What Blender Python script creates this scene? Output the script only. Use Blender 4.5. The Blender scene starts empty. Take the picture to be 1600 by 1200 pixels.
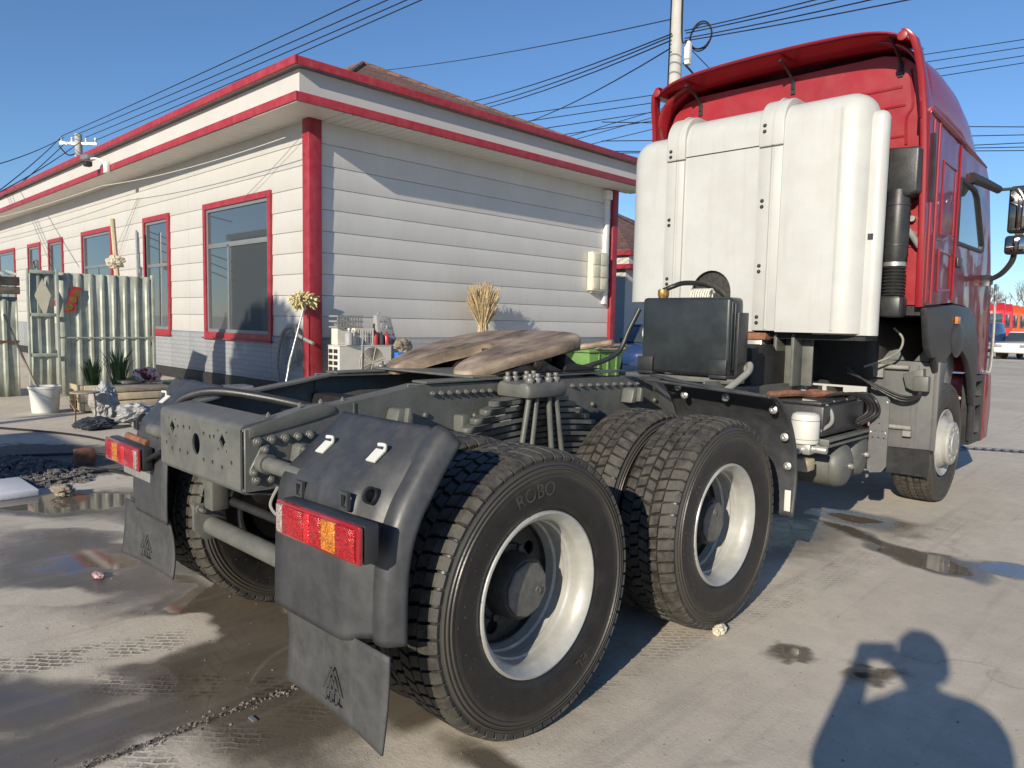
import bpy, bmesh, math, random
import numpy as np
from mathutils import Vector, Matrix, geometry
R = math.radians
random.seed(11)
scene = bpy.context.scene
COL = scene.collection

# ------------------------------------------------------------------ camera, sky, sun, exposure
cam = bpy.data.objects.new('camera', bpy.data.cameras.new('camera')); COL.objects.link(cam)
cam.data.sensor_width = 36.0; cam.data.lens = 1146.2 / 1600 * 36
cam.data.clip_start = 0.05; cam.data.clip_end = 3000
_yaw, _pit, _rol = .7696, .0845, .0198
_f = Vector((-math.sin(_yaw)*math.cos(_pit), math.cos(_yaw)*math.cos(_pit), -math.sin(_pit)))
_r = Vector((math.cos(_yaw), math.sin(_yaw), 0)); _u = _r.cross(_f)
_r2 = _r*math.cos(_rol) + _u*math.sin(_rol); _u2 = -_r*math.sin(_rol) + _u*math.cos(_rol)
cam.matrix_world = Matrix(((_r2.x, _u2.x, -_f.x, 2.865), (_r2.y, _u2.y, -_f.y, -1.911), (_r2.z, _u2.z, -_f.z, 1.489), (0, 0, 0, 1)))
scene.camera = cam

SUN_EL, SUN_AZ = 21.5, -16.8            # light travels towards azimuth SUN_AZ (from +Y, clockwise)
sd = Vector((math.sin(R(SUN_AZ))*math.cos(R(SUN_EL)), math.cos(R(SUN_AZ))*math.cos(R(SUN_EL)), -math.sin(R(SUN_EL))))
world = bpy.data.worlds.new('World'); scene.world = world; world.use_nodes = True
wn = world.node_tree.nodes; wl = world.node_tree.links
bg = wn['Background']; sky = wn.new('ShaderNodeTexSky'); sky.sky_type = 'NISHITA'; sky.sun_disc = False
sky.sun_elevation = R(SUN_EL); sky.sun_rotation = math.atan2(-sd.x, -sd.y)
sky.altitude = 400; sky.air_density = 1.0; sky.dust_density = .1; sky.ozone_density = 6.0
wl.new(sky.outputs[0], bg.inputs[0]); bg.inputs[1].default_value = 0.102
sun = bpy.data.objects.new('sun', bpy.data.lights.new('sun', 'SUN')); COL.objects.link(sun)
sun.data.energy = 4.6; sun.data.angle = R(.5); sun.data.color = (1.0, .90, .74)
sun.rotation_euler = sd.to_track_quat('-Z', 'Y').to_euler()
scene.view_settings.view_transform = 'Standard'; scene.view_settings.look = 'None'
scene.view_settings.exposure = 0.42; scene.view_settings.gamma = 1.0
scene.cycles.max_bounces = 8; scene.cycles.use_denoising = True

# ------------------------------------------------------------------ materials
MATS = {}
def mat(name, col, rough=.5, metal=0., var=.12, vs=4., bump=0., bs=60., coat=0., dust=0., dcol=(.30, .27, .22), streak=0., spec=.5, rvar=.12):
    """principled material with blotchy colour, optional dust film, vertical streaks and fine relief"""
    m = bpy.data.materials.new(name); m.use_nodes = True; nt = m.node_tree; N = nt.nodes; L = nt.links
    b = N['Principled BSDF']; tc = N.new('ShaderNodeTexCoord'); ge = N.new('ShaderNodeNewGeometry')
    pos = ge.outputs['Position']
    def noise(scale, detail=5, vec=None, ro=.6):
        n = N.new('ShaderNodeTexNoise'); n.inputs['Scale'].default_value = scale; n.inputs['Detail'].default_value = detail
        n.inputs['Roughness'].default_value = ro; L.new(vec or pos, n.inputs['Vector']); return n.outputs['Fac']
    def mr(v, a, c, lo, hi):
        n = N.new('ShaderNodeMapRange'); L.new(v, n.inputs[0])
        for i, q in enumerate((a, c, lo, hi)): n.inputs[i+1].default_value = q
        return n.outputs[0]
    def mix(f, a, c):
        n = N.new('ShaderNodeMix'); n.data_type = 'RGBA'
        for s, q in ((n.inputs[0], f), (n.inputs[6], a), (n.inputs[7], c)):
            if isinstance(q, bpy.types.NodeSocket): L.new(q, s)
            elif isinstance(q, (int, float)): s.default_value = q
            else: s.default_value = (*q, 1)
        return n.outputs[2]
    nz = noise(vs)
    c = mix(mr(nz, .3, .7, 0, 1), tuple(max(0, x*(1-var)) for x in col), tuple(min(1, x*(1+var)) for x in col))
    if streak:
        mp = N.new('ShaderNodeMapping'); mp.inputs['Scale'].default_value = (9, 9, .7); L.new(pos, mp.inputs[0])
        s = mr(noise(1.6, 4, mp.outputs[0]), .52, .78, 0, streak); c = mix(s, c, dcol)
    if dust:
        d = mr(noise(vs*2.3, 8), .38, .72, 0, dust); c = mix(d, c, dcol)
        L.new(mr(d, 0, 1, rough, min(1, rough+.35)), b.inputs['Roughness'])
    else:
        L.new(mr(noise(vs*3, 6), .3, .7, max(.02, rough-rvar), min(1, rough+rvar)), b.inputs['Roughness'])
    L.new(c, b.inputs['Base Color'])
    b.inputs['Metallic'].default_value = metal; b.inputs['Coat Weight'].default_value = coat; b.inputs['Coat Roughness'].default_value = .04
    b.inputs['Specular IOR Level'].default_value = spec
    if bump:
        bp = N.new('ShaderNodeBump'); bp.inputs['Strength'].default_value = bump; bp.inputs['Distance'].default_value = .01
        L.new(noise(bs, 4), bp.inputs['Height']); L.new(bp.outputs[0], b.inputs['Normal'])
    MATS[name] = m; return m

GREY = (.092, .096, .089)
mat('chassis', GREY, .42, 0, .22, 6, .12, 90, dust=.55, dcol=(.15, .145, .125), streak=.25)
mat('chassis_dark', (.012, .012, .012), .55, 0, .3, 6, .2, 60, dust=.25, dcol=(.04, .037, .033))
mat('bolt', (.14, .14, .13), .4, .2, .2, 30, dust=.3)
mat('fender', (.034, .036, .040), .42, 0, .14, 7, .03, 140, dust=.38, dcol=(.080, .080, .080), streak=.5)
mat('flap', (.042, .043, .045), .6, 0, .2, 7, .2, 70, dust=.5, dcol=(.085, .085, .082), streak=.5)
mat('guard', (.10, .102, .104), .55, 0, .15, 6, .15, 70, dust=.5, dcol=(.15, .145, .135), streak=.35)
mat('rubber', (.030, .028, .025), .55, 0, .25, 9, .15, 120, dust=.75, dcol=(.105, .094, .074))
mat('rubber_side', (.013, .012, .0115), .36, 0, .3, 6, .10, 90, dust=.40, dcol=(.040, .034, .028))
mat('black_plastic', (.022, .023, .025), .38, 0, .15, 7, .1, 90, dust=.2, dcol=(.08, .08, .075))
mat('tank_black', (.018, .022, .024), .32, 0, .2, 4, .05, 50, dust=.25, dcol=(.055, .06, .062))
mat('rim', (.40, .40, .375), .36, .2, .15, 9, .06, 60, dust=.6, dcol=(.30, .285, .25))
mat('hub_dark', (.026, .025, .024), .5, 0, .3, 12, .3, 60, dust=.4, dcol=(.10, .085, .065))
mat('hub_face', (.12, .115, .105), .5, 0, .3, 14, .3, 50, dust=.4, dcol=(.05, .045, .04))
mat('grease', (.12, .095, .070), .55, 0, .35, 3.5, .35, 30, dust=.75, dcol=(.33, .26, .19))
mat('grease_dark', (.018, .014, .011), .35, 0, .5, 12, .8, 30, dust=.3, dcol=(.09, .065, .045))
mat('fairing', (.45, .455, .435), .38, 0, .05, 2.2, .04, 30, dust=.4, dcol=(.35, .335, .29), streak=.4)
mat('fairing_b', (.40, .405, .385), .42, 0, .06, 2.5, .04, 30, dust=.35, dcol=(.50, .48, .43), streak=.2)
mat('cab_red', (.24, .008, .015), .25, 0, .06, 2.5, .0, 30, coat=.35, dust=.06, dcol=(.35, .10, .08))
mat('cab_red_in', (.27, .013, .021), .38, 0, .10, 3, .05, 40, dust=.25, dcol=(.30, .07, .06))
mat('white_plastic', (.56, .56, .52), .4, 0, .06, 6, dust=.15, dcol=(.6, .56, .48))
mat('brass', (.35, .20, .07), .42, .7, .3, 30, .2, 60)
mat('rust', (.20, .085, .045), .8, 0, .5, 18, .4, 60, dust=.5, dcol=(.10, .06, .04))
mat('steel_light', (.50, .50, .47), .35, .7, .2, 18, .1, 50, dust=.3)
mat('galv', (.40, .43, .36), .45, .12, .2, 3.0, .10, 35, dust=.5, dcol=(.20, .21, .17), streak=.55)
mat('lens_rim', (.25, .006, .010), .18, 0, .05, 5, coat=1)
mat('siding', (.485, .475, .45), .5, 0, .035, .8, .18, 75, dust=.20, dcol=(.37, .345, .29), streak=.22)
mat('siding_shade_lift', (.58, .57, .55), .5, 0, .035, .8, .18, 75, dust=.2, dcol=(.42, .40, .36), streak=.22)  # paler copy of siding, brightened to offset shade on the side wall
mat('wall_dark', (.22, .21, .20), .8, 0, .1, 3)
mat('trim_red', (.265, .015, .027), .42, 0, .10, 2.5, .05, 40, dust=.22, dcol=(.48, .13, .12), streak=.18)
mat('soffit', (.66, .64, .585), .5, 0, .05, 1.5, dust=.15, dcol=(.50, .44, .35))
mat('band', (.49, .48, .455), .5, 0, .05, .7, .08, 60, dust=.15, dcol=(.60, .56, .48), streak=.22)
mat('alu', (.19, .205, .21), .4, .2, .08, 6)
mat('gutter', (.70, .69, .65), .5, 0, .08, 3, streak=.2)
mat('wood_pale', (.46, .38, .25), .8, 0, .25, 6, .3, 40, dust=.3)
mat('wood_old', (.25, .21, .16), .85, 0, .3, 6, .4, 40)
mat('cable', (.012, .012, .012), .5, 0, .1, 9)
mat('hose_grey', (.22, .22, .20), .5, 0, .2, 12, dust=.3)
mat('white_wire', (.62, .58, .50), .5, 0, .2, 40)
mat('ac_white', (.58, .56, .49), .45, 0, .06, 5, dust=.25, dcol=(.5, .45, .36))
mat('dark_in', (.02, .02, .02), .6, 0, .2, 10)
mat('green_bin', (.10, .23, .05), .45, 0, .1, 4, dust=.2)
mat('straw', (.55, .42, .24), .85, 0, .35, 14)
mat('mop', (.62, .54, .28), .9, 0, .3, 30, .6, 60)
mat('leaf', (.07, .12, .035), .5, 0, .4, 9)
mat('leaf_dry', (.36, .30, .15), .7, 0, .3, 9)
mat('concrete_pole', (.44, .43, .40), .85, 0, .12, 2.5, .2, 40, streak=.3, dcol=(.25, .24, .22))
mat('porcelain', (.75, .73, .68), .2)
mat('car_blue', (.018, .045, .13), .25, 0, .05, 3, coat=1)
mat('car_white', (.75, .75, .74), .3, 0, .04, 3, coat=1)
mat('orange', (.62, .085, .020), .3, 0, .1, 3, coat=.5)
mat('far_red', (.50, .025, .030), .3, 0, .1, 3, coat=.5)
mat('bark', (.23, .215, .20), .9, 0, .25, 4)
mat('bag_white', (.30, .30, .298), .55, 0, .1, 6, .3, 18)
mat('cloth_pink', (.52, .32, .33), .8, 0, .6, 14)
mat('foam', (.66, .67, .70), .7, 0, .05, 5, .2, 50)
mat('skin', (.50, .30, .22), .5)
mat('jacket', (.03, .035, .05), .8)
mat('blue_pack', (.02, .16, .55), .4, 0, .1, 20)
mat('red_can', (.42, .03, .03), .35, 0, .2, 20)
mat('paper', (.60, .53, .40), .8, 0, .15, 30, .5, 50)
mat('grate', (.20, .20, .19), .6, .3, .2, 12)
mat('cream', (.62, .58, .44), .5, 0, .08, 5, dust=.2)

def glass(name, col, rough=.03, alpha_mix=.0):
    m = bpy.data.materials.new(name); m.use_nodes = True; b = m.node_tree.nodes['Principled BSDF']
    b.inputs['Base Color'].default_value = (*col, 1); b.inputs['Roughness'].default_value = rough
    b.inputs['Specular IOR Level'].default_value = 1.0; b.inputs['Coat Weight'].default_value = 1; b.inputs['Coat Roughness'].default_value = .01
    MATS[name] = m; return m
glass('pane', (.055, .062, .065)); glass('cab_glass', (.05, .06, .065)); glass('mirror_glass', (.32, .33, .34), .02); MATS['mirror_glass'].node_tree.nodes['Principled BSDF'].inputs['Metallic'].default_value = 1

def lens(name, col, em=0):
    m = bpy.data.materials.new(name); m.use_nodes = True; nt = m.node_tree; N = nt.nodes; b = N['Principled BSDF']
    ge = N.new('ShaderNodeNewGeometry'); v = N.new('ShaderNodeTexVoronoi'); v.inputs['Scale'].default_value = 210
    nt.links.new(ge.outputs['Position'], v.inputs['Vector'])
    r = N.new('ShaderNodeMix'); r.data_type = 'RGBA'; r.inputs[6].default_value = (*[c*.40 for c in col], 1); r.inputs[7].default_value = (*[min(1, c*1.15) for c in col], 1)
    w = N.new('ShaderNodeSeparateColor'); nt.links.new(v.outputs['Color'], w.inputs[0]); nt.links.new(w.outputs[0], r.inputs[0]); nt.links.new(r.outputs[2], b.inputs['Base Color'])
    bp = N.new('ShaderNodeBump'); bp.inputs['Strength'].default_value = .8; bp.inputs['Distance'].default_value = .004
    nt.links.new(v.outputs['Distance'], bp.inputs['Height']); nt.links.new(bp.outputs[0], b.inputs['Normal'])
    b.inputs['Roughness'].default_value = .22; b.inputs['Coat Weight'].default_value = .45; b.inputs['Coat Roughness'].default_value = .03
    MATS[name] = m
lens('lens_red', (.42, .006, .010)); lens('lens_strip', (.75, .012, .02)); lens('lens_amber', (.62, .20, .015)); lens('lens_clear', (.40, .33, .30))

m = MATS['grease']; nt = m.node_tree; N_ = nt.nodes; L_ = nt.links; b_ = N_['Principled BSDF']
ge = N_.new('ShaderNodeNewGeometry'); mp = N_.new('ShaderNodeMapping'); mp.inputs['Rotation'].default_value = (0, 0, .25); mp.inputs['Scale'].default_value = (7, 2.2, 4); L_.new(ge.outputs['Position'], mp.inputs[0])
n1 = N_.new('ShaderNodeTexNoise'); n1.inputs['Scale'].default_value = 1.3; n1.inputs['Detail'].default_value = 9; n1.inputs['Roughness'].default_value = .7; n1.inputs['Distortion'].default_value = .8; L_.new(mp.outputs[0], n1.inputs['Vector'])
n2 = N_.new('ShaderNodeTexNoise'); n2.inputs['Scale'].default_value = 5; n2.inputs['Detail'].default_value = 8; L_.new(ge.outputs['Position'], n2.inputs['Vector'])
ad_ = N_.new('ShaderNodeMath'); ad_.operation = 'ADD'; L_.new(n1.outputs['Fac'], ad_.inputs[0]); L_.new(n2.outputs['Fac'], ad_.inputs[1])
rp = N_.new('ShaderNodeValToRGB'); L_.new(ad_.outputs[0], rp.inputs[0])
for k_, (p_, c_) in enumerate(((.0, (.035, .025, .018)), (1.0, (.42, .345, .26)))): rp.color_ramp.elements[k_].position = (.80, 1.25)[k_]*.5 if False else (.36, .70)[k_]; rp.color_ramp.elements[k_].color = (*c_, 1)
e_ = rp.color_ramp.elements.new(.52); e_.color = (.22, .165, .115, 1); ml_ = N_.new('ShaderNodeMath'); ml_.operation = 'MULTIPLY'; ml_.inputs[1].default_value = .5; L_.new(ad_.outputs[0], ml_.inputs[0]); L_.new(ml_.outputs[0], rp.inputs[0]); L_.new(rp.outputs[0], b_.inputs['Base Color'])
bp = N_.new('ShaderNodeBump'); bp.inputs['Strength'].default_value = .35; bp.inputs['Distance'].default_value = .006; L_.new(n1.outputs['Fac'], bp.inputs['Height']); L_.new(bp.outputs[0], b_.inputs['Normal'])
m = MATS['rubber_side']; nt = m.node_tree; N_ = nt.nodes; L_ = nt.links; b_ = N_['Principled BSDF']; old = b_.inputs['Base Color'].links[0].from_socket
tc = N_.new('ShaderNodeTexCoord'); sx_ = N_.new('ShaderNodeSeparateXYZ'); L_.new(tc.outputs['Object'], sx_.inputs[0]); cb_ = N_.new('ShaderNodeCombineXYZ'); L_.new(sx_.outputs[1], cb_.inputs[1]); L_.new(sx_.outputs[2], cb_.inputs[2])
ln = N_.new('ShaderNodeVectorMath'); ln.operation = 'LENGTH'; L_.new(cb_.outputs[0], ln.inputs[0])
nz = N_.new('ShaderNodeTexNoise'); nz.inputs['Scale'].default_value = 7; nz.inputs['Detail'].default_value = 6; L_.new(tc.outputs['Object'], nz.inputs['Vector'])
mm_ = N_.new('ShaderNodeMath'); mm_.operation = 'MULTIPLY_ADD'; L_.new(nz.outputs['Fac'], mm_.inputs[0]); mm_.inputs[1].default_value = .05; L_.new(ln.outputs['Value'], mm_.inputs[2])
mr_ = N_.new('ShaderNodeMapRange'); L_.new(mm_.outputs[0], mr_.inputs[0])
for i_, q_ in enumerate((.452, .480, 0, .85)): mr_.inputs[i_+1].default_value = q_
m2_ = N_.new('ShaderNodeMapRange'); L_.new(ln.outputs['Value'], m2_.inputs[0])
for i_, q_ in enumerate((.492, .502, 1, 0)): m2_.inputs[i_+1].default_value = q_
mu_ = N_.new('ShaderNodeMath'); mu_.operation = 'MULTIPLY'; L_.new(mr_.outputs[0], mu_.inputs[0]); L_.new(m2_.outputs[0], mu_.inputs[1])
mx_ = N_.new('ShaderNodeMix'); mx_.data_type = 'RGBA'; L_.new(mu_.outputs[0], mx_.inputs[0]); L_.new(old, mx_.inputs[6]); mx_.inputs[7].default_value = (.062, .056, .045, 1); L_.new(mx_.outputs[2], b_.inputs['Base Color'])
# cab side: red darkened to paint its dim light, with pressed-metal ripple
m = MATS['cab_red'].copy(); m.name = 'cab_side_dimmed'; MATS['cab_side_dimmed'] = m
nt = m.node_tree; bp = nt.nodes.new('ShaderNodeBump'); nz = nt.nodes.new('ShaderNodeTexNoise'); ge = nt.nodes.new('ShaderNodeNewGeometry')
nz.inputs['Scale'].default_value = 2.6; nz.inputs['Detail'].default_value = 1.5; nt.links.new(ge.outputs['Position'], nz.inputs['Vector'])
bp.inputs['Strength'].default_value = .5; bp.inputs['Distance'].default_value = .05
nt.links.new(nz.outputs['Fac'], bp.inputs['Height'])
pb = nt.nodes['Principled BSDF']; pb.inputs['Coat Weight'].default_value = .40; pb.inputs['Specular IOR Level'].default_value = .3
for l_ in list(pb.inputs['Base Color'].links): nt.links.remove(l_)
pb.inputs['Base Color'].default_value = (.15, .006, .012, 1)
for s in ('Normal', 'Coat Normal'): nt.links.new(bp.outputs[0], nt.nodes['Principled BSDF'].inputs[s])

# shingle roof and fine block base: surfaces too far off to tell the pieces apart
def brick_mat(name, c1, c2, cm, sx, sy, swz, rough=.8, bump=.5):
    m = bpy.data.materials.new(name); m.use_nodes = True; nt = m.node_tree; N = nt.nodes; b = N['Principled BSDF']
    ge = N.new('ShaderNodeNewGeometry'); sp = N.new('ShaderNodeSeparateXYZ'); cb = N.new('ShaderNodeCombineXYZ')
    nt.links.new(ge.outputs['Position'], sp.inputs[0]); ad = N.new('ShaderNodeMath'); ad.operation = 'ADD'
    nt.links.new(sp.outputs[0], ad.inputs[0]); nt.links.new(sp.outputs[1], ad.inputs[1])
    nt.links.new(ad.outputs[0], cb.inputs[0]); nt.links.new(sp.outputs[2], cb.inputs[1])
    t = N.new('ShaderNodeTexBrick'); t.inputs['Color1'].default_value = (*c1, 1); t.inputs['Color2'].default_value = (*c2, 1); t.inputs['Mortar'].default_value = (*cm, 1)
    t.inputs['Scale'].default_value = 1; t.inputs['Brick Width'].default_value = sx; t.inputs['Row Height'].default_value = sy; t.inputs['Mortar Size'].default_value = .012
    nt.links.new(cb.outputs[0], t.inputs[0]); nt.links.new(t.outputs[0], b.inputs['Base Color']); b.inputs['Roughness'].default_value = rough
    bp = N.new('ShaderNodeBump'); bp.inputs['Strength'].default_value = bump; bp.inputs['Distance'].default_value = .01; bp.invert = True
    nt.links.new(t.outputs[1], bp.inputs['Height']); nt.links.new(bp.outputs[0], b.inputs['Normal']); MATS[name] = m
brick_mat('shingle', (.20, .105, .075), (.13, .070, .052), (.06, .035, .03), .5, .16, 0)
brick_mat('base_block', (.27, .278, .29), (.25, .258, .27), (.215, .222, .232), .30, .10, 0, .6, .4)

# ------------------------------------------------------------------ mesh builder
class MB:
    def __init__(s): s.v = []; s.f = []
    def add(s, vs, fs):
        o = len(s.v); s.v += [tuple(p) for p in vs]; s.f += [tuple(i+o for i in f) for f in fs]; return s
    def box(s, x0, x1, y0, y1, z0, z1):
        return s.add([(x, y, z) for z in (z0, z1) for y in (y0, y1) for x in (x0, x1)],
                     [(0, 2, 3, 1), (4, 5, 7, 6), (0, 1, 5, 4), (2, 6, 7, 3), (0, 4, 6, 2), (1, 3, 7, 5)])
    def hexa(s, p): return s.add(p, [(0, 3, 2, 1), (4, 5, 6, 7), (0, 1, 5, 4), (1, 2, 6, 5), (2, 3, 7, 6), (3, 0, 4, 7)])
    def prism(s, poly, ax, a, b):
        n = len(poly)
        def P(q, c): return {0: (c, q[0], q[1]), 1: (q[0], c, q[1]), 2: (q[0], q[1], c)}[ax]
        vs = [P(q, a) for q in poly] + [P(q, b) for q in poly]
        return s.add(vs, [tuple(range(n)), tuple(range(2*n-1, n-1, -1))] + [(i, (i+1) % n, n+(i+1) % n, n+i) for i in range(n)])
    def cyl(s, p0, p1, r, n=14, r1=None, caps=True):
        p0 = Vector(p0); p1 = Vector(p1); d = (p1-p0).normalized(); a = d.orthogonal().normalized(); b = d.cross(a); r1 = r if r1 is None else r1
        vs = []
        for p, q in ((p0, r), (p1, r1)):
            for i in range(n): t = 2*math.pi*i/n; vs.append(p + (a*math.cos(t) + b*math.sin(t))*q)
        fs = [(i, (i+1) % n, n+(i+1) % n, n+i) for i in range(n)]
        if caps: fs += [tuple(range(n-1, -1, -1)), tuple(range(n, 2*n))]
        return s.add(vs, fs)
    def tube(s, pts, r, n=8, sub=6, closed=False):
        P = [Vector(p) for p in pts]
        if sub > 1 and len(P) > 2:
            Q = []
            for i in range(len(P)-1):
                a = P[max(0, i-1)]; b = P[i]; c = P[i+1]; d = P[min(len(P)-1, i+2)]
                for k in range(sub):
                    t = k/sub; Q.append(.5*((2*b) + (c-a)*t + (2*a-5*b+4*c-d)*t*t + (3*b-a-3*c+d)*t**3))
            P = Q + [P[-1]]
        m = len(P); up = None; vs = []
        for i, p in enumerate(P):
            d = (P[min(i+1, m-1)] - P[max(i-1, 0)]).normalized()
            if up is None: up = d.orthogonal().normalized()
            up = (up - d*up.dot(d)).normalized(); b = d.cross(up); rr = r(i/(m-1)) if callable(r) else r
            for k in range(n): t = 2*math.pi*k/n; vs.append(p + (up*math.cos(t) + b*math.sin(t))*rr)
        fs = [(i*n+k, i*n+(k+1) % n, (i+1)*n+(k+1) % n, (i+1)*n+k) for i in range(m-1) for k in range(n)]
        fs += [tuple(range(n-1, -1, -1)), tuple(range((m-1)*n, m*n))]
        return s.add(vs, fs)
    def lathe(s, prof, c=(0, 0, 0), ax=0, n=48, closed=False):
        c = Vector(c); vs = []
        for r, h in prof:
            for i in range(n):
                t = 2*math.pi*i/n; a, b = r*math.cos(t), r*math.sin(t)
                vs.append(c + Vector({0: (h, a, b), 1: (b, h, a), 2: (a, b, h)}[ax]))
        m = len(prof); fs = []
        for j in range(m if closed else m-1):
            for i in range(n): fs.append((j*n+i, j*n+(i+1) % n, ((j+1) % m)*n+(i+1) % n, ((j+1) % m)*n+i))
        return s.add(vs, fs)
    def grid(s, fn, nu, nv):
        vs = [fn(i/nu, j/nv) for j in range(nv+1) for i in range(nu+1)]
        return s.add(vs, [(j*(nu+1)+i, j*(nu+1)+i+1, (j+1)*(nu+1)+i+1, (j+1)*(nu+1)+i) for j in range(nv) for i in range(nu)])
    def plate(s, outer, holes, ax, a, b):
        """flat plate with real openings, thickness a..b along ax"""
        loops = [outer] + holes; vs = []; fl_ = []
        for lp in loops:
            o = len(vs); n = len(lp); vs += [Vector(p) for p in lp]; fl_.append(list(range(o, o+n)))
        v2, e2, f2, *_ = geometry.delaunay_2d_cdt(vs, [], fl_, 2, 1e-6)
        def P(q, c): return {0: (c, q[0], q[1]), 1: (q[0], c, q[1]), 2: (q[0], q[1], c)}[ax]
        s.add([P(q, a) for q in v2], [tuple(f) for f in f2]); s.add([P(q, b) for q in v2], [tuple(reversed(f)) for f in f2])
        for lp in loops:
            n = len(lp); s.add([P(q, a) for q in lp] + [P(q, b) for q in lp], [(i, (i+1) % n, n+(i+1) % n, n+i) for i in range(n)])
        return s
    def mesh(s, name, material, bevel=0, seg=2, sharp=38, weld=False, bang=30):
        bm = bmesh.new(); V = [bm.verts.new(p) for p in s.v]
        for f in s.f:
            try: bm.faces.new([V[i] for i in f])
            except ValueError: pass
        if weld: bmesh.ops.remove_doubles(bm, verts=bm.verts, dist=1e-5)
        bmesh.ops.recalc_face_normals(bm, faces=bm.faces)
        if bevel:
            bm.normal_update()
            E = [e for e in bm.edges if len(e.link_faces) == 2 and e.calc_face_angle(0) > R(bang)]
            bmesh.ops.bevel(bm, geom=E, offset=bevel, segments=seg, profile=.5, affect='EDGES', clamp_overlap=True)
        me = bpy.data.meshes.new(name); bm.to_mesh(me); bm.free()
        me.polygons.foreach_set('use_smooth', [True]*len(me.polygons)); me.set_sharp_from_angle(angle=R(sharp))
        me.materials.append(MATS[material] if isinstance(material, str) else material)
        return me
    def build(s, name, material, parent=None, **k):
        o = bpy.data.objects.new(name, s.mesh(name, material, **k)); COL.objects.link(o)
        if parent: o.parent = parent
        return o

def tag(o, label, cat, group=None):
    o['label'] = label; o['category'] = cat
    if group: o['group'] = group
    return o
def empty(name, loc=(0, 0, 0), parent=None, rz=0):
    o = bpy.data.objects.new(name, None); COL.objects.link(o); o.location = loc; o.rotation_euler = (0, 0, rz); o.empty_display_size = .1
    if parent: o.parent = parent
    return o
def thing(name, label, cat, loc=(0, 0, 0), rz=0, group=None): return tag(empty(name, loc, None, rz), label, cat, group)
def structure(o): o['kind'] = 'structure'; return o
def put(mesh, name, parent, loc, rot=(0, 0, 0), sc=(1, 1, 1)):
    o = bpy.data.objects.new(name, mesh); COL.objects.link(o); o.parent = parent; o.location = loc; o.rotation_euler = rot; o.scale = sc; return o
def tree_copy(o, parent=None):
    c = o.copy(); COL.objects.link(c); c.parent = parent
    for ch in o.children: tree_copy(ch, c)
    return c
def circle2(cx, cy, r, n=18, ry=None): return [(cx + r*math.cos(2*math.pi*i/n), cy + (ry or r)*math.sin(2*math.pi*i/n)) for i in range(n)]
def solid(o, t, off=0):
    md = o.modifiers.new('thickness', 'SOLIDIFY'); md.thickness = t; md.offset = off; return o
def interp(pts, n):
    """catmull-rom through 2D/3D points"""
    P = [Vector(p) for p in pts]; Q = []
    for i in range(len(P)-1):
        a = P[max(0, i-1)]; b = P[i]; c = P[i+1]; d = P[min(len(P)-1, i+2)]
        for k in range(n):
            t = k/n; Q.append(.5*((2*b) + (c-a)*t + (2*a-5*b+4*c-d)*t*t + (3*b-a-3*c+d)*t**3))
    return Q + [P[-1]]
def text_mesh(txt, size, depth=.002):
    cu = bpy.data.curves.new('txt', 'FONT'); cu.body = txt; cu.size = size; cu.align_x = 'CENTER'; cu.extrude = depth
    o = bpy.data.objects.new('txt', cu); COL.objects.link(o); bpy.context.view_layer.update()
    me = bpy.data.meshes.new_from_object(o.evaluated_get(bpy.context.evaluated_depsgraph_get())); bpy.data.objects.remove(o); return me

# ------------------------------------------------------------------ ground: one sheet to the horizon, fine near the camera
def axis(lo, hi, step, far):
    a = list(np.arange(lo, hi + 1e-6, step)); d = step; x = a[-1]
    while x < far: d *= 1.35; x += d; a.append(x)
    d = step; x = a[0]; pre = []
    while x > -far: d *= 1.35; x -= d; pre.append(x)
    return np.array(pre[::-1] + a)
gx = axis(-4.6, 3.0, .02, 1500); gy = axis(-2.2, 5.4, .02, 1500)
GX, GY = np.meshgrid(gx, gy); nx, ny = len(gx), len(gy)
def vnoise(x, y, s, seed):
    x = x*s; y = y*s; xi = np.floor(x); yi = np.floor(y); fx = x-xi; fy = y-yi; fx = fx*fx*(3-2*fx); fy = fy*fy*(3-2*fy)
    def h(a, b): v = np.sin(a*127.1 + b*311.7 + seed*74.7)*43758.5453; return v - np.floor(v)
    return (h(xi, yi)*(1-fx) + h(xi+1, yi)*fx)*(1-fy) + (h(xi, yi+1)*(1-fx) + h(xi+1, yi+1)*fx)*fy
def fbm(x, y, s, seed): return sum(vnoise(x, y, s*2**k, seed+k)*.5**k for k in range(5))/1.94
wet = np.full_like(GX, -1.0); WX = GX + (fbm(GX, GY, 2.2, 3)-.5)*.5; WY = GY + (fbm(GX, GY, 2.2, 9)-.5)*.5
SXn = GX + (fbm(GX, GY, 14, 21)-.5)*.16; SYn = GY + (fbm(GX, GY, 14, 27)-.5)*.16
def blob(cx, cy, rx, ry, rot, amp=1.0, warp=1.0):
    x = (WX if warp == 1 else SXn) - cx; y = (WY if warp == 1 else SYn) - cy; c, s = math.cos(R(rot)), math.sin(R(rot)); u = (x*c + y*s)/rx; v = (-x*s + y*c)/ry
    return amp*(1 - np.sqrt(u*u + v*v))
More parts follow.
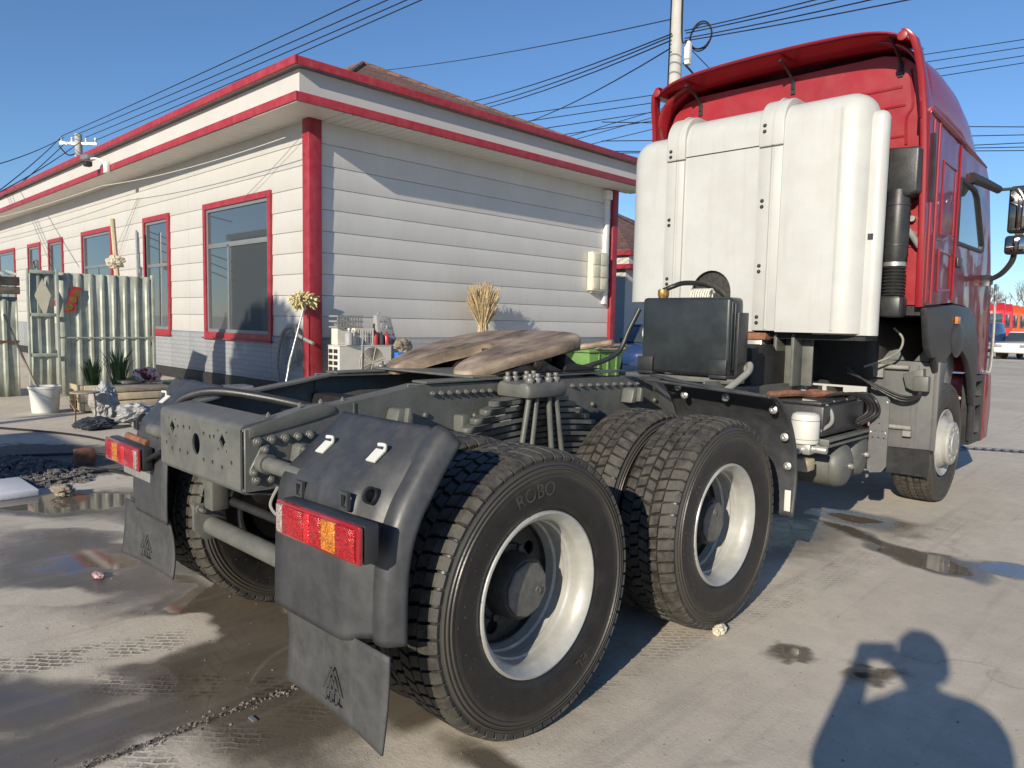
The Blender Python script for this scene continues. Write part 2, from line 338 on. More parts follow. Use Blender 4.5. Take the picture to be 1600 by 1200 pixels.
for b in [(-.30, -.48, 1.1, .44, -12, 2.1), (-1.1, -.28, .85, .34, 5, .85), (-3.62, -.22, .95, .36, 42, 1.9), (-1.9, -.60, 1.0, .42, 12, .8), (-2.9, .35, .8, .5, 20, .8),
          (.02, -1.22, .62, .17, 60, .9), (-.45, -1.30, .5, .18, 40, .85), (.62, -.28, .34, .20, 40, 1.2), (1.16, -.20, .16, .09, 30, .7),
          (1.05, 3.58, .50, .13, -8, 1.7), (1.55, 3.33, .36, .20, -30, 1.9), (2.2, 3.5, .55, .14, 12, 1.9), (2.9, 3.7, .8, .2, 12, 1.8), (.9, 4.0, .5, .22, 10, .9), (.55, 3.1, .5, .5, 0, .6),
          (1.53, 1.33, .105, .085, 35, 1.1, .3), (1.88, 1.38, .13, .075, 50, 1.0, .3), (1.80, 1.46, .05, .03, 0, .8, .3), (.2, .4, .7, .5, 0, .55), (-.7, .6, 1.0, .35, 0, .45)]:
    wet = np.maximum(wet, blob(*b))
for b in [(-.93, -1.02, .42, .20, 30, 1.3), (-2.75, -.40, .5, .13, 35, 1.2), (-.72, -.72, .30, .12, 10, 1.2), (-1.55, -.95, .4, .15, 40, 1.1), (-2.1, -.2, .3, .1, 40, 1.0)]:
    wet = np.where(blob(*b) > -.3, np.minimum(wet, -blob(*b)*1.2), wet)
mud = np.clip(blob(-5.6, .35, 2.0, 1.0, 32, 1.6), 0, 1)
def seg(ax, ay, bx, by, w):
    dx, dy = bx-ax, by-ay; L = math.hypot(dx, dy); t = ((GX-ax)*dx + (GY-ay)*dy)/L; d = (-(GX-ax)*dy + (GY-ay)*dx)/L
    return np.clip((w-abs(d))/.04, 0, 1)*np.clip(np.minimum(t+.1, L-t+.1)/.2, 0, 1)
track = np.maximum.reduce([seg(-.32, -1.02, .32, -.42, .11), seg(-.75, -1.35, -.52, -.62, .12)*.9, seg(.36, -1.5, .44, -.45, .13)*.6,
                           seg(2.5, 2.0, 2.75, 4.6, .12)*.3, seg(1.0, -.05, 1.1, 1.3, .14)*.4, seg(1.12, 1.3, 1.5, 5.2, .14)*.4])
gm = bpy.data.meshes.new('ground')
gm.vertices.add(nx*ny); co = np.stack([GX.ravel(), GY.ravel(), np.zeros(nx*ny)], 1)
gm.vertices.foreach_set('co', co.ravel())
ii, jj = np.meshgrid(np.arange(nx-1), np.arange(ny-1)); b0 = (jj*nx + ii).ravel()
fc = np.stack([b0, b0+1, b0+nx+1, b0+nx], 1).ravel()
gm.loops.add(len(fc)); gm.loops.foreach_set('vertex_index', fc); nf = len(b0)
gm.polygons.add(nf); gm.polygons.foreach_set('loop_start', np.arange(nf)*4); gm.update(calc_edges=True)
for nm, a in (('wet', wet), ('mud', mud), ('track', track)):
    at = gm.attributes.new(nm, 'FLOAT', 'POINT'); at.data.foreach_set('value', a.ravel().astype(np.float32))
ground = structure(bpy.data.objects.new('ground', gm)); COL.objects.link(ground)

m = bpy.data.materials.new('yard_concrete'); m.use_nodes = True; nt = m.node_tree; N = nt.nodes; L = nt.links; bs = N['Principled BSDF']
pos = N.new('ShaderNodeNewGeometry').outputs['Position']
def noise(scale, detail=6, ro=.6, vec=None):
    n = N.new('ShaderNodeTexNoise'); n.inputs['Scale'].default_value = scale; n.inputs['Detail'].default_value = detail; n.inputs['Roughness'].default_value = ro; L.new(vec or pos, n.inputs['Vector']); return n.outputs['Fac']
def mr(v, a, c, lo, hi, sm=False):
    n = N.new('ShaderNodeMapRange'); L.new(v, n.inputs[0])
    if sm: n.interpolation_type = 'SMOOTHSTEP'
    for i, q in enumerate((a, c, lo, hi)): n.inputs[i+1].default_value = q
    return n.outputs[0]
def mth(op, a, b):
    n = N.new('ShaderNodeMath'); n.operation = op
    for i, q in enumerate((a, b)):
        if isinstance(q, bpy.types.NodeSocket): L.new(q, n.inputs[i])
        else: n.inputs[i].default_value = q
    return n.outputs[0]
def mix(f, a, c):
    n = N.new('ShaderNodeMix'); n.data_type = 'RGBA'
    for s, q in ((n.inputs[0], f), (n.inputs[6], a), (n.inputs[7], c)):
        if isinstance(q, bpy.types.NodeSocket): L.new(q, s)
        elif isinstance(q, (int, float)): s.default_value = q
        else: s.default_value = (*q, 1)
    return n.outputs[2]
def att(nm): n = N.new('ShaderNodeAttribute'); n.attribute_name = nm; return n.outputs['Fac']
def mapped(rot, sc):
    n = N.new('ShaderNodeMapping'); n.inputs['Rotation'].default_value = (0, 0, R(rot)); n.inputs['Scale'].default_value = sc; L.new(pos, n.inputs[0]); return n.outputs[0]
c = mix(mr(noise(.55, 7), .32, .68, 0, 1), (.46, .41, .335), (.61, .55, .455))
c = mix(mr(noise(6, 8, .7), .35, .7, 0, .55), c, (.36, .32, .265))
c = mix(mr(noise(90, 3, .6), .55, .75, 0, .35), c, (.60, .56, .50))
c = mix(mr(noise(55, 2, .5), .66, .74, 0, .55), c, (.13, .12, .11))
# faint dragged scuffs along the driving direction
c = mix(mr(noise(2.0, 6, .6, mapped(15, (9, .5, 1))), .55, .75, 0, .28), c, (.26, .24, .215))
# tyre prints of damp mud blocks
br = N.new('ShaderNodeTexBrick'); br.inputs['Scale'].default_value = 1; br.inputs['Brick Width'].default_value = .055; br.inputs['Row Height'].default_value = .032; br.inputs['Mortar Size'].default_value = .009; br.inputs['Mortar Smooth'].default_value = .9
dn = N.new('ShaderNodeTexNoise'); dn.inputs['Scale'].default_value = 11; dn.inputs['Detail'].default_value = 3; L.new(pos, dn.inputs['Vector'])
va = N.new('ShaderNodeVectorMath'); va.operation = 'MULTIPLY_ADD'; L.new(dn.outputs['Color'], va.inputs[0]); va.inputs[1].default_value = (.035, .035, 0); L.new(mapped(-43, (1, 1, 1)), va.inputs[2]); L.new(va.outputs[0], br.inputs[0])
tr = mth('MULTIPLY', att('track'), mth('SUBTRACT', 1.0, br.outputs['Fac'])); tr = mth('MULTIPLY', tr, mr(noise(5, 6, .7), .42, .58, 0, .95))
c = mix(mth('MULTIPLY', tr, .85), c, (.085, .075, .062))
md = mr(mth('ADD', att('mud'), mth('MULTIPLY', mth('SUBTRACT', noise(5, 6, .7), .5), 1.1)), .25, .6, 0, .9, True)
c = mix(md, c, mix(mr(noise(22, 6), .35, .65, 0, 1), (.045, .042, .040), (.12, .105, .09)))
wt = mth('ADD', att('wet'), mth('MULTIPLY', mth('SUBTRACT', noise(9, 7, .65), .5), .45))
damp = mr(wt, -.42, .30, 0, 1, True); pool = mr(wt, .42, .60, 0, 1, True)
c = mix(mth('MULTIPLY', damp, .88), c, mix(mr(noise(3, 5), .35, .65, 0, 1), (.042, .032, .022), (.095, .075, .053)))
vo = N.new('ShaderNodeTexVoronoi'); vo.feature = 'DISTANCE_TO_EDGE'; vo.inputs['Scale'].default_value = .42
dv = N.new('ShaderNodeVectorMath'); dv.operation = 'MULTIPLY_ADD'; nd = N.new('ShaderNodeTexNoise'); nd.inputs['Scale'].default_value = 3; nd.inputs['Detail'].default_value = 8; L.new(pos, nd.inputs['Vector']); L.new(nd.outputs['Color'], dv.inputs[0]); dv.inputs[1].default_value = (.5, .5, 0); L.new(pos, dv.inputs[2]); L.new(dv.outputs[0], vo.inputs['Vector'])
ck = mth('MULTIPLY', mr(vo.outputs['Distance'], .0, .006, 1, 0, True), mr(noise(.9, 4), .48, .62, 0, .3)); c = mix(ck, c, (.15, .13, .11))
c = mix(mr(noise(1.3, 5, .55, mapped(-12, (6, .22, 1))), .56, .74, 0, .35), c, (.21, .195, .175))
# slab joint running under the truck
sx = N.new('ShaderNodeSeparateXYZ'); L.new(pos, sx.inputs[0])
jd = mth('ABSOLUTE', mth('SUBTRACT', mth('ADD', sx.outputs[0], mth('MULTIPLY', mth('SUBTRACT', noise(14, 6, .7), .5), .09)), .272), 0)
jt = mr(jd, .006, .020, 1, 0, True); jt = mth('MULTIPLY', jt, mr(sx.outputs[1], .4, .9, 1, 0))
c = mix(mth('MULTIPLY', jt, .9), c, (.055, .047, .040))
L.new(c, bs.inputs['Base Color'])
rg = mr(noise(12, 5), .3, .7, .72, .92)
n = N.new('ShaderNodeMix'); L.new(damp, n.inputs[0]); L.new(rg, n.inputs[2]); n.inputs[3].default_value = .16
n2 = N.new('ShaderNodeMix'); L.new(pool, n2.inputs[0]); L.new(n.outputs[0], n2.inputs[2]); n2.inputs[3].default_value = .015
L.new(n2.outputs[0], bs.inputs['Roughness'])
hgt = mth('ADD', mth('MULTIPLY', noise(70, 6, .7), .35), mth('MULTIPLY', noise(260, 2, .5), .15))
hgt = mth('ADD', hgt, mth('MULTIPLY', noise(5, 5), .5)); hgt = mth('SUBTRACT', hgt, mth('MULTIPLY', jt, 1.6)); hgt = mth('SUBTRACT', hgt, mth('MULTIPLY', tr, .5))
hgt = mth('ADD', hgt, mth('MULTIPLY', md, mth('MULTIPLY', noise(30, 6, .7), 2.0)))
bp = N.new('ShaderNodeBump'); bp.inputs['Distance'].default_value = .008; L.new(hgt, bp.inputs['Height'])
L.new(mr(pool, 0, 1, .75, .012), bp.inputs['Strength']); L.new(bp.outputs[0], bs.inputs['Normal'])
gm.materials.append(m)

# ------------------------------------------------------------------ shop building
XB, YB, XE, YE = -9.0, 5.1, -46.0, 14.05
Z0 = 1.13; NP = 10; PH = (5.0 - Z0)/NP
shop = thing('shop_building', 'white clapboard single-storey shop with red window trims, red corner post and red eaves', 'building')
MB().box(XE, XB-.05, YB+.05, YE, 0, 5.6).build('wall_core', 'wall_dark', shop)
# windows on the front: (x0, x1, z0, z1)
WIN = [(-13.42, -10.42, 1.04, 3.89, 'big'), (-17.0, -15.37, 1.04, 3.89, 'slim'), (-22.05, -19.4, 1.6, 3.89, 'big2'), (-25.65, -24.05, 1.8, 3.89, 'slim2'), (-28.3, -26.7, 1.8, 3.89, 'vent'), (-33.2, -30.25, 1.6, 3.89, 'big2'), (-38.5, -36, 1.6, 3.89, 'big2')]
def cut(x0, x1, z0, z1, holes):
    """rectangles of x0..x1 by z0..z1 left after taking the window openings out"""
    out = [(x0, x1, z0, z1)]
    for (a, b, c, d, *_) in holes:
        nxt = []
        for (p, q, r, s) in out:
            if b <= p or a >= q or d <= r or c >= s: nxt.append((p, q, r, s)); continue
            if p < a: nxt.append((p, a, r, s))
            if b < q: nxt.append((b, q, r, s))
            if r < c: nxt.append((max(p, a), min(q, b), r, c))
            if d < s: nxt.append((max(p, a), min(q, b), d, s))
        out = nxt
    return out
JX = [XE, -41.5, -35.2, -29.3, -23.0, -18.2, -14.3, XB-.14]
for i in range(NP):
    za, zb = Z0 + i*PH, Z0 + (i+1)*PH - .008
    for k in range(len(JX)-1):
        for (a, b, c_, d) in cut(JX[k], JX[k+1]-.006, za, zb, WIN):
            MB().prism([(YB+.05, c_), (YB-.006, c_), (YB-.012, c_+.012), (YB, d), (YB+.05, d)], 0, a, b).build('siding_plank', 'siding', shop, sharp=60)
    MB().prism([(XB-.05, za), (XB+.006, za), (XB+.012, za+.012), (XB, zb), (XB-.05, zb)], 1, YB+.16, YE-.12).build('siding_plank', 'siding_shade_lift', shop, sharp=60)
for k in range(len(JX)-1):
    for (a, b, c_, d) in cut(JX[k], JX[k+1], .245, Z0-.008, WIN): MB().box(a, b-.004, YB-.03, YB+.05, c_, d).build('base_panel', 'base_block', shop, bevel=.006)
MB().box(XB-.05, XB+.03, YB+.16, YE-.12, .245, Z0-.008).build('base_panel', 'base_block', shop, bevel=.006)
MB().box(XE, XB-.1, YB-.05, YB+.05, 0, .24).build('plinth', 'dark_in', shop); MB().box(XB-.05, XB+.05, YB+.1, YE, 0, .24).build('plinth', 'wall_dark', shop)
MB().box(XB-.13, XB+.10, YB-.10, YB+.16, 0, 4.99).build('corner_post', 'trim_red', shop, bevel=.012)
MB().box(XB-.14, XB+.10, YE-.12, YE+.10, 0, 4.99).build('corner_post', 'trim_red', shop, bevel=.012)
MB().box(XB-.001, XB+.11, YE-.42, YE-.28, 2.0, 4.70).box(XB-.001, XB+.15, YE-.47, YE-.23, 4.70, 4.93).build('downpipe', 'gutter', shop, bevel=.015)
# eaves
OX, OY = XB+.80, YB-.74; EY = YE+.75
MB().box(XE, OX, OY, OY+.03, 5.0, 5.15).box(OX-.03, OX, OY+.03, EY, 5.0, 5.15).build('lower_fascia', 'trim_red', shop, bevel=.006)
MB().box(XE, OX-.14, OY+.14, OY+.18, 5.153, 5.56).box(OX-.18, OX-.14, OY+.18, EY, 5.153, 5.56).build('cornice_panel', 'band', shop)
MB().box(XE, OX-.03, OY+.03, OY+.18, 5.12, 5.152).box(OX-.18, OX-.03, OY+.18, EY, 5.12, 5.152).build('cornice_ledge', 'trim_red', shop)
MB().box(XE, OX+.03, OY-.03, OY+.02, 5.563, 5.70).box(OX-.02, OX+.03, OY+.02, EY, 5.563, 5.70).build('upper_fascia', 'trim_red', shop, bevel=.006)
MB().box(XE, OX-.02, OY+.02, OY+.3, 5.62, 5.66).box(OX-.3, OX-.02, OY+.3, EY, 5.62, 5.66).build('gutter_tray', 'gutter', shop)
sb = MB().box(-.088, .088, OY+.03, YB, 4.985, 5.003).mesh('soffit_board', 'soffit', bevel=.009, seg=1)
for k in range(150): put(sb, 'soffit_board', shop, (XB-.9-k*.19, 0, 0))
MB().box(XE, XB-.9-150*.19+.09, OY+.03, YB, 4.985, 5.003).build('soffit_board', 'soffit', shop)
sb2 = MB().box(XB, OX-.03, -.088, .088, 4.985, 5.003).mesh('soffit_board', 'soffit', bevel=.009, seg=1)
for k in range(50): put(sb2, 'soffit_board', shop, (0, YB+.1+k*.19, 0))
MB().prism([(XB-.79, OY+.03), (OX-.03, OY+.03), (OX-.03, YB), (XB, YB), (XB-.79, YB)], 2, 4.986, 5.004).build('soffit_board', 'soffit', shop)
MB().box(XE, OX-.05, OY+.05, YB, 5.006, 5.02).box(XB, OX-.05, YB, EY, 5.006, 5.02).build('soffit_backing', 'wall_dark', shop)
# roof
am = 9.6; hx = -14.0; rt = 8.2; NC, FC_ = (OX-.8, OY+.9, 5.45), (OX-.3, EY-.3, 5.68)
MB().add([(XE, NC[1], NC[2]), NC, FC_, (XE, FC_[1], FC_[2]), (XE, am, rt), (hx, am, rt)], [(0, 1, 5, 4), (1, 2, 5), (2, 3, 4, 5), (0, 4, 3), (0, 3, 2, 1)]).build('roof', 'shingle', shop, sharp=10)
MB().tube([(hx, am, rt+.02), FC_], .05, 6, 1).tube([(hx, am, rt+.02), NC], .05, 6, 1).tube([(hx, am, rt+.02), (XE, am, rt+.02)], .05, 6, 1).build('ridge_cap', 'shingle', shop)
def window(x0, x1, z0, z1, kind):
    w = empty('window', (0, 0, 0), shop); y = YB; t = .10
    MB().plate([(x0-.02, z0-.02), (x1+.02, z0-.02), (x1+.02, z1+.02), (x0-.02, z1+.02)], [[(x0+t, z0+t), (x1-t, z0+t), (x1-t, z1-t), (x0+t, z1-t)]], 1, y-.055, y+.02).build('trim', 'trim_red', w, bevel=.006)
    a, b, c_, d = x0+t, x1-t, z0+t, z1-t; f = .07; zt = c_ + (d-c_)*.70
    bars = []
    if kind == 'big': xm = a + (b-a)*.36; bars = [(a, b, zt-.05, zt+.05), (xm-.04, xm+.04, c_, zt)]
    elif kind == 'big2': bars = [(a, b, zt-.35, zt-.27), ((a+b)/2-.03, (a+b)/2+.03, c_, zt-.3)]
    elif kind == 'slim': bars = [(a, b, zt-.33, zt-.25)]
    fr = MB().plate([(a, c_), (b, c_), (b, d), (a, d)], [[(a+f, c_+f), (b-f, c_+f), (b-f, d-f), (a+f, d-f)]], 1, y-.02, y+.045)
    for q in bars: fr.box(q[0]+.01, q[1]-.01, y-.012, y+.04, q[2], q[3])
    fr.build('frame', 'alu', w, bevel=.005)
    MB().box(a+.01, b-.01, y+.012, y+.02, c_+.01, d-.01).build('pane', 'pane', w)
    MB().box(x0-.05, x1+.05, y-.10, y-.02, z0-.05, z0-.015).build('sill', 'trim_red', w, bevel=.005)
    if kind == 'vent':
        xc, zc = (a+b)/2, z1-.9; fan = MB()
        fan.lathe([(.33, y-.03), (.36, y-.03), (.36, y+.01), (.33, y+.01)], (xc, 0, zc), 1, 24, True)
        for q in range(5):
            t_ = q*1.2566; fan.hexa([(xc+.06*math.cos(t_), y-.02, zc+.06*math.sin(t_)), (xc+.31*math.cos(t_-.3), y-.02, zc+.31*math.sin(t_-.3)), (xc+.31*math.cos(t_+.3), y-.012, zc+.31*math.sin(t_+.3)), (xc+.05*math.cos(t_+.5), y-.012, zc+.05*math.sin(t_+.5)),
                                        (xc+.06*math.cos(t_), y-.010, zc+.06*math.sin(t_)), (xc+.31*math.cos(t_-.3), y-.010, zc+.31*math.sin(t_-.3)), (xc+.31*math.cos(t_+.3), y-.003, zc+.31*math.sin(t_+.3)), (xc+.05*math.cos(t_+.5), y-.003, zc+.05*math.sin(t_+.5))])
        fan.build('fan', 'alu', w)
    if kind == 'big':   # drawn curtain behind the lower right glass
        pass
for w_ in WIN: window(*w_)
# meter box on the side wall
mbx = thing('meter_box', 'yellowed plastic electricity meter box with six doors on the side wall', 'meter box', (XB, 13.0, 2.33))
MB().box(.02, .20, 0, .62, 0, .98).build('case', 'cream', mbx, bevel=.012)
for i in range(2):
    for k in range(3): MB().box(.20, .215, .03+i*.29, .30+i*.29, .04+k*.31, .32+k*.31).build('door', 'cream', mbx, bevel=.008)
MB().box(.02, .10, .1, .55, -.05, -.001).build('cable_tray', 'gutter', mbx, bevel=.01)
# security camera on the eave
cc = thing('security_camera', 'white security camera on an arm under the front eave', 'camera', (-17.2, OY, 5.07))
MB().box(-.11, .11, -.10, -.002, -.12, .14).build('junction_box', 'gutter', cc, bevel=.015)
MB().tube([(0, -.05, .1), (-.2, -.2, .22), (-.45, -.28, .24)], .025, 8).build('arm', 'gutter', cc)
MB().prism([(-.95, .27), (-.40, .22), (-.40, .34), (-.95, .40)], 1, -.37, -.19).build('housing', 'alu', cc, bevel=.03); MB().cyl((-1.0, -.28, .33), (-.93, -.28, .33), .055, 14).build('lens', 'dark_in', cc); MB().box(-.75, -.55, -.36, -.20, .08, .20).build('lamp', 'dark_in', cc, bevel=.02)

# ------------------------------------------------------------------ the tractor truck
truck = thing('tractor_truck', 'red-cabbed three-axle tractor truck with bare grey chassis and white tank fairing behind the cab', 'truck')
AX = (0.0, 1.35, 5.22); HZ = .522
# --- wheels (axis X, outside = +x)
NB = 60
def tyre_mesh():
    side = [(.300, .112), (.306, .126), (.316, .138), (.345, .149), (.38, .1545), (.415, .157), (.440, .1562), (.452, .1558), (.455, .1605), (.459, .1605), (.462, .1545), (.468, .1538), (.471, .1588), (.475, .1585), (.478, .1525), (.484, .1510), (.487, .1558), (.491, .1548), (.494, .1488), (.505, .146), (.513, .141), (.5205, .124)]
    prof = side + [(.5225, .05), (.5225, -.05)] + [(r, -x) for r, x in side[::-1]]
    return MB().lathe(prof, n=96).mesh('tyre', 'rubber_side', sharp=50)
ST_A = 2*math.pi/NB
def P_(a, x, r): return (x, r*math.cos(a), r*math.sin(a))
def shoulder(t, a0, s, r1):
    """lug reaching from the tread down onto the sidewall"""
    st = ST_A; a1 = a0+st*.87; x0 = .080*s
    t.hexa([P_(a0+.2*st, x0, .519), P_(a1+.2*st, x0, .519), P_(a1, .1485*s, .497), P_(a0, .1485*s, .497), P_(a0+.24*st, x0+.003*s, r1), P_(a1+.16*st, x0+.003*s, r1), P_(a1-.03*st, .133*s, r1-.010), P_(a0+.03*st, .133*s, r1-.010)])
    t.hexa([P_(a0+.03*st, .133*s, r1-.010), P_(a1-.03*st, .133*s, r1-.010), P_(a1-.05*st, .1525*s, .515), P_(a0+.05*st, .1525*s, .515), P_(a0+.03*st, .134*s, r1-.02), P_(a1-.03*st, .134*s, r1-.02), P_(a1, .147*s, .497), P_(a0, .147*s, .497)])
def inner_block(t, a0, x, sk, r1):
    a1 = a0+.83*ST_A; x0, x1 = x-.0235, x+.0235; sk *= ST_A; da, dx = (a1-a0)*.06, .002
    t.hexa([P_(a0+sk, x0, .519), P_(a1+sk, x0, .519), P_(a1, x1, .519), P_(a0, x1, .519), P_(a0+sk+da, x0+dx, r1), P_(a1+sk-da, x0+dx, r1), P_(a1-da, x1-dx, r1), P_(a0+da, x1-dx, r1)])
ROWS = ((-.0545, .15, .22), (-.0005, .62, -.22), (.0535, .15, .22))
def tread_mesh():
    t = MB(); rnd = random.Random(3)
    for i in range(NB):
        a = i*ST_A
        for s in (1, -1): shoulder(t, a + (ST_A*.5 if s < 0 else 0), s, .5415 - rnd.random()*.0012)
        for x, o, sk in ROWS: inner_block(t, a+o*ST_A, x, sk, .542 - rnd.random()*.002)
    return t.mesh('tread', 'rubber', sharp=25)
def hair_mesh():
    t = MB(); rnd = random.Random(3)
    for k in range(230):                        # moulding hairs left on the sidewall
        a = rnd.uniform(0, 6.283); r_ = rnd.choice((.325, .35, .375, .40, .43)) + rnd.uniform(-.008, .008); l = rnd.uniform(.004, .009); d = rnd.uniform(-.6, .6)
        x0 = .137 + .020*min(1, (r_-.30)/.10); c_, s_ = math.cos(a), math.sin(a); ty, tz = -s_*math.cos(d) + c_*math.sin(d), c_*math.cos(d) + s_*math.sin(d)
        t.cyl((x0-.001, r_*c_, r_*s_), (x0+.004, r_*c_ + l*ty, r_*s_ + l*tz), .0007, 3)
    return t.mesh('moulding_hairs', 'rubber')
HAIR = hair_mesh(); BLK = []
for s in (1, -1): t = MB(); shoulder(t, 0 if s > 0 else ST_A*.5, s, .541); BLK.append(t.mesh('tread_block', 'rubber', sharp=25))
for x, o, sk in ROWS: t = MB(); inner_block(t, o*ST_A, x, sk, .541); BLK.append(t.mesh('tread_block', 'rubber', sharp=25))
TY, TR = tyre_mesh(), tread_mesh(); TR_PARTS = []
def rim_mesh():
    p = [(.286, .122), (.298, .129), (.303, .137), (.300, .145), (.293, .147), (.284, .141), (.274, .129), (.266, .118), (.2605, .106), (.2585, .090), (.2560, .062), (.2500, .054), (.2485, .030), (.2530, .022), (.2510, -.012), (.2440, -.022), (.2420, -.055), (.2385, -.062), (.237, -.118), (.26, -.128), (.296, -.142), (.301, -.136), (.29, -.124)]
    return MB().lathe(p, n=80).mesh('rim', 'rim', sharp=28)
def disc_mesh():
    hs = [circle2(.183*math.cos(q*math.pi/4+.2), .183*math.sin(q*math.pi/4+.2), .030, 14) for q in range(8)]
    d = MB().plate(circle2(0, 0, .2375, 56), hs, 0, -.075, -.087)
    d.lathe([(.2375, -.081), (.2375, -.05)], n=56)
    return d.mesh('disc', 'hub_dark', sharp=30)
def hub_mesh():
    h = MB().lathe([(.148, -.073), (.148, -.045), (.128, -.035), (.122, .045), (.112, .060), (.098, .062), (.0, .062)], n=36)
    for q in range(10):
        t = q*math.pi/5+.1; h.cyl((-.073, .168*math.cos(t)*.82, .168*math.sin(t)*.82), (-.030, .168*math.cos(t)*.82, .168*math.sin(t)*.82), .016, 6)
    return h.mesh('hub', 'hub_dark', sharp=30)
def hubcap_mesh():
    h = MB().lathe([(.106, .0625), (.106, .070), (.100, .074), (.0, .075)], n=10)
    h.lathe([(.016, .0752), (.016, .081), (.009, .082), (.0, .078)], (0, .045, -.03), n=12)
    return h.mesh('hub_plate', 'hub_face', sharp=20)
RM, DM, HM, HC = rim_mesh(), disc_mesh(), hub_mesh(), hubcap_mesh()
DR = MB().lathe([(.10, -.16), (.205, -.16), (.205, .07), (.10, .07)], n=40).mesh('brake_drum', 'chassis_dark')
def wheel(x, y, flip, hub=True, spin=0., blocks=False):
    w = empty('wheel', (x, y, HZ), truck); w.scale = (.962,)*3; w.rotation_euler = (spin, 0, math.pi if flip else 0)
    for me in (TY, DM): put(me, me.name.split('.')[0], w, (0, 0, 0))
    put(RM, 'rim', w, (0, 0, 0), (0, 0, 0), (1, 1.035, 1.035))
    put(HAIR, 'moulding_hairs', w, (0, 0, 0))['kind'] = 'stuff'
    if blocks:
        for i in range(NB):
            for me in BLK: put(me, 'tread_block', w, (0, 0, 0), (i*ST_A, 0, 0))
    else: put(TR, 'tread', w, (0, 0, 0))['kind'] = 'stuff'
    if hub: put(HM, 'hub', w, (0, 0, 0)); put(HC, 'hub_plate', w, (0, 0, 0))
    else: put(DR, 'brake_drum', w, (0, 0, 0))
    return w
W_rear = None
for s in (1, -1):
    for k, y in enumerate(AX[:2]):
        w = wheel(s*1.046, y, s < 0, True, .35+k*1.9, s > 0 and k == 0); W_rear = W_rear or w
        wheel(s*.688, y, s > 0, False, .7+k)
# raised lettering moulded into the rear right tyre
for tx, an in (('ROBO', 1.72), ('EL', -.95)):
    me = text_mesh(tx, .075, .0006)
    for v in me.vertices:
        t = an - v.co.x/.40; r = .375 + v.co.y; v.co = (.1572 + v.co.z, r*math.cos(t) * 1.0, r*math.sin(t))
    me.materials.clear(); me.materials.append(MATS['rubber']); put(me, 'lettering', W_rear, (0, 0, 0), (-W_rear.rotation_euler[0], 0, 0))
# front wheels: dished-out disc with a ring cover
FR = MB().lathe([(.29, .124), (.300, .132), (.302, .141), (.296, .146), (.280, .140), (.262, .128), (.254, .110), (.236, .105), (.205, .150), (.192, .165), (.18, .165)], n=72).mesh('rim', 'rim', sharp=35)
FD = MB()
FD.plate(circle2(0, 0, .245, 56), [circle2(.215*math.cos(q*math.pi/5), .215*math.sin(q*math.pi/5), .022, 12) for q in range(10)], 0, .112, .104)
FDm = FD.mesh('disc', 'rim', sharp=30)
FC = MB().lathe([(.190, .150), (.196, .196), (.188, .210), (.176, .214)], n=48)
FC.plate(circle2(0, 0, .178, 48), [circle2(.142*math.cos(q*math.pi/5+.3), .142*math.sin(q*math.pi/5+.3), .019, 10) for q in range(10)] , 0, .216, .208)
FC.lathe([(.105, .2165), (.10, .226), (.0, .228)], n=32)
FCm = FC.mesh('wheel_cover', 'rim', sharp=30)
for s in (1, -1):
    w = empty('wheel', (s*1.046, AX[2], HZ), truck); w.scale = (.962,)*3; w.rotation_euler = (.4, 0, 0 if s > 0 else math.pi)
    for me in (TY, FR, FDm, FCm): put(me, me.name.split('.')[0], w, (0, 0, 0))
    put(TR, 'tread', w, (0, 0, 0))['kind'] = 'stuff'
# --- chassis rails
TOP = [(-.715, 1.088), (-.44, 1.150), (-.31, 1.156), (-.10, 1.185), (.07, 1.212), (.6, 1.205), (2.02, 1.178), (2.38, 1.105), (3.1, 1.045), (6.3, 1.03)]
BOT = [(6.3, .78), (3.1, .78), (.0, .845), (-.715, .860)]
for s in (1, -1):
    a, b = (.377, .386) if s > 0 else (-.386, -.377)
    MB().prism(TOP+BOT, 0, a, b).build('frame_rail', 'chassis', truck, bevel=.003, seg=1)
    fl = MB(); i0, i1 = (.305, .377) if s > 0 else (-.377, -.305)
    for P_, dz in ((TOP, -.010), (BOT, .010)):
        for (y0, z0), (y1, z1) in zip(P_, P_[1:]):
            fl.hexa([(i0, y0, z0+dz), (i1, y0, z0+dz), (i1, y1, z1+dz), (i0, y1, z1+dz), (i0, y0, z0), (i1, y0, z0), (i1, y1, z1), (i0, y1, z1)])
    fl.build('rail_flange', 'chassis', truck)
# reinforcing plate at the tail of the right rail with a folded lip
lp = interp([(-.70, 1.092), (-.56, 1.128), (-.42, 1.158), (-.36, 1.150), (-.345, 1.125), (-.40, 1.108), (-.52, 1.085), (-.70, 1.055)], 5)
MB().prism([(p.x, p.y) for p in lp], 0, .387, .392).build('gusset_plate', 'chassis', truck, bevel=.0018, seg=2)
MB().box(.387, .3915, -.262, -.256, .87, 1.155).build('weld_seam', 'chassis', truck)
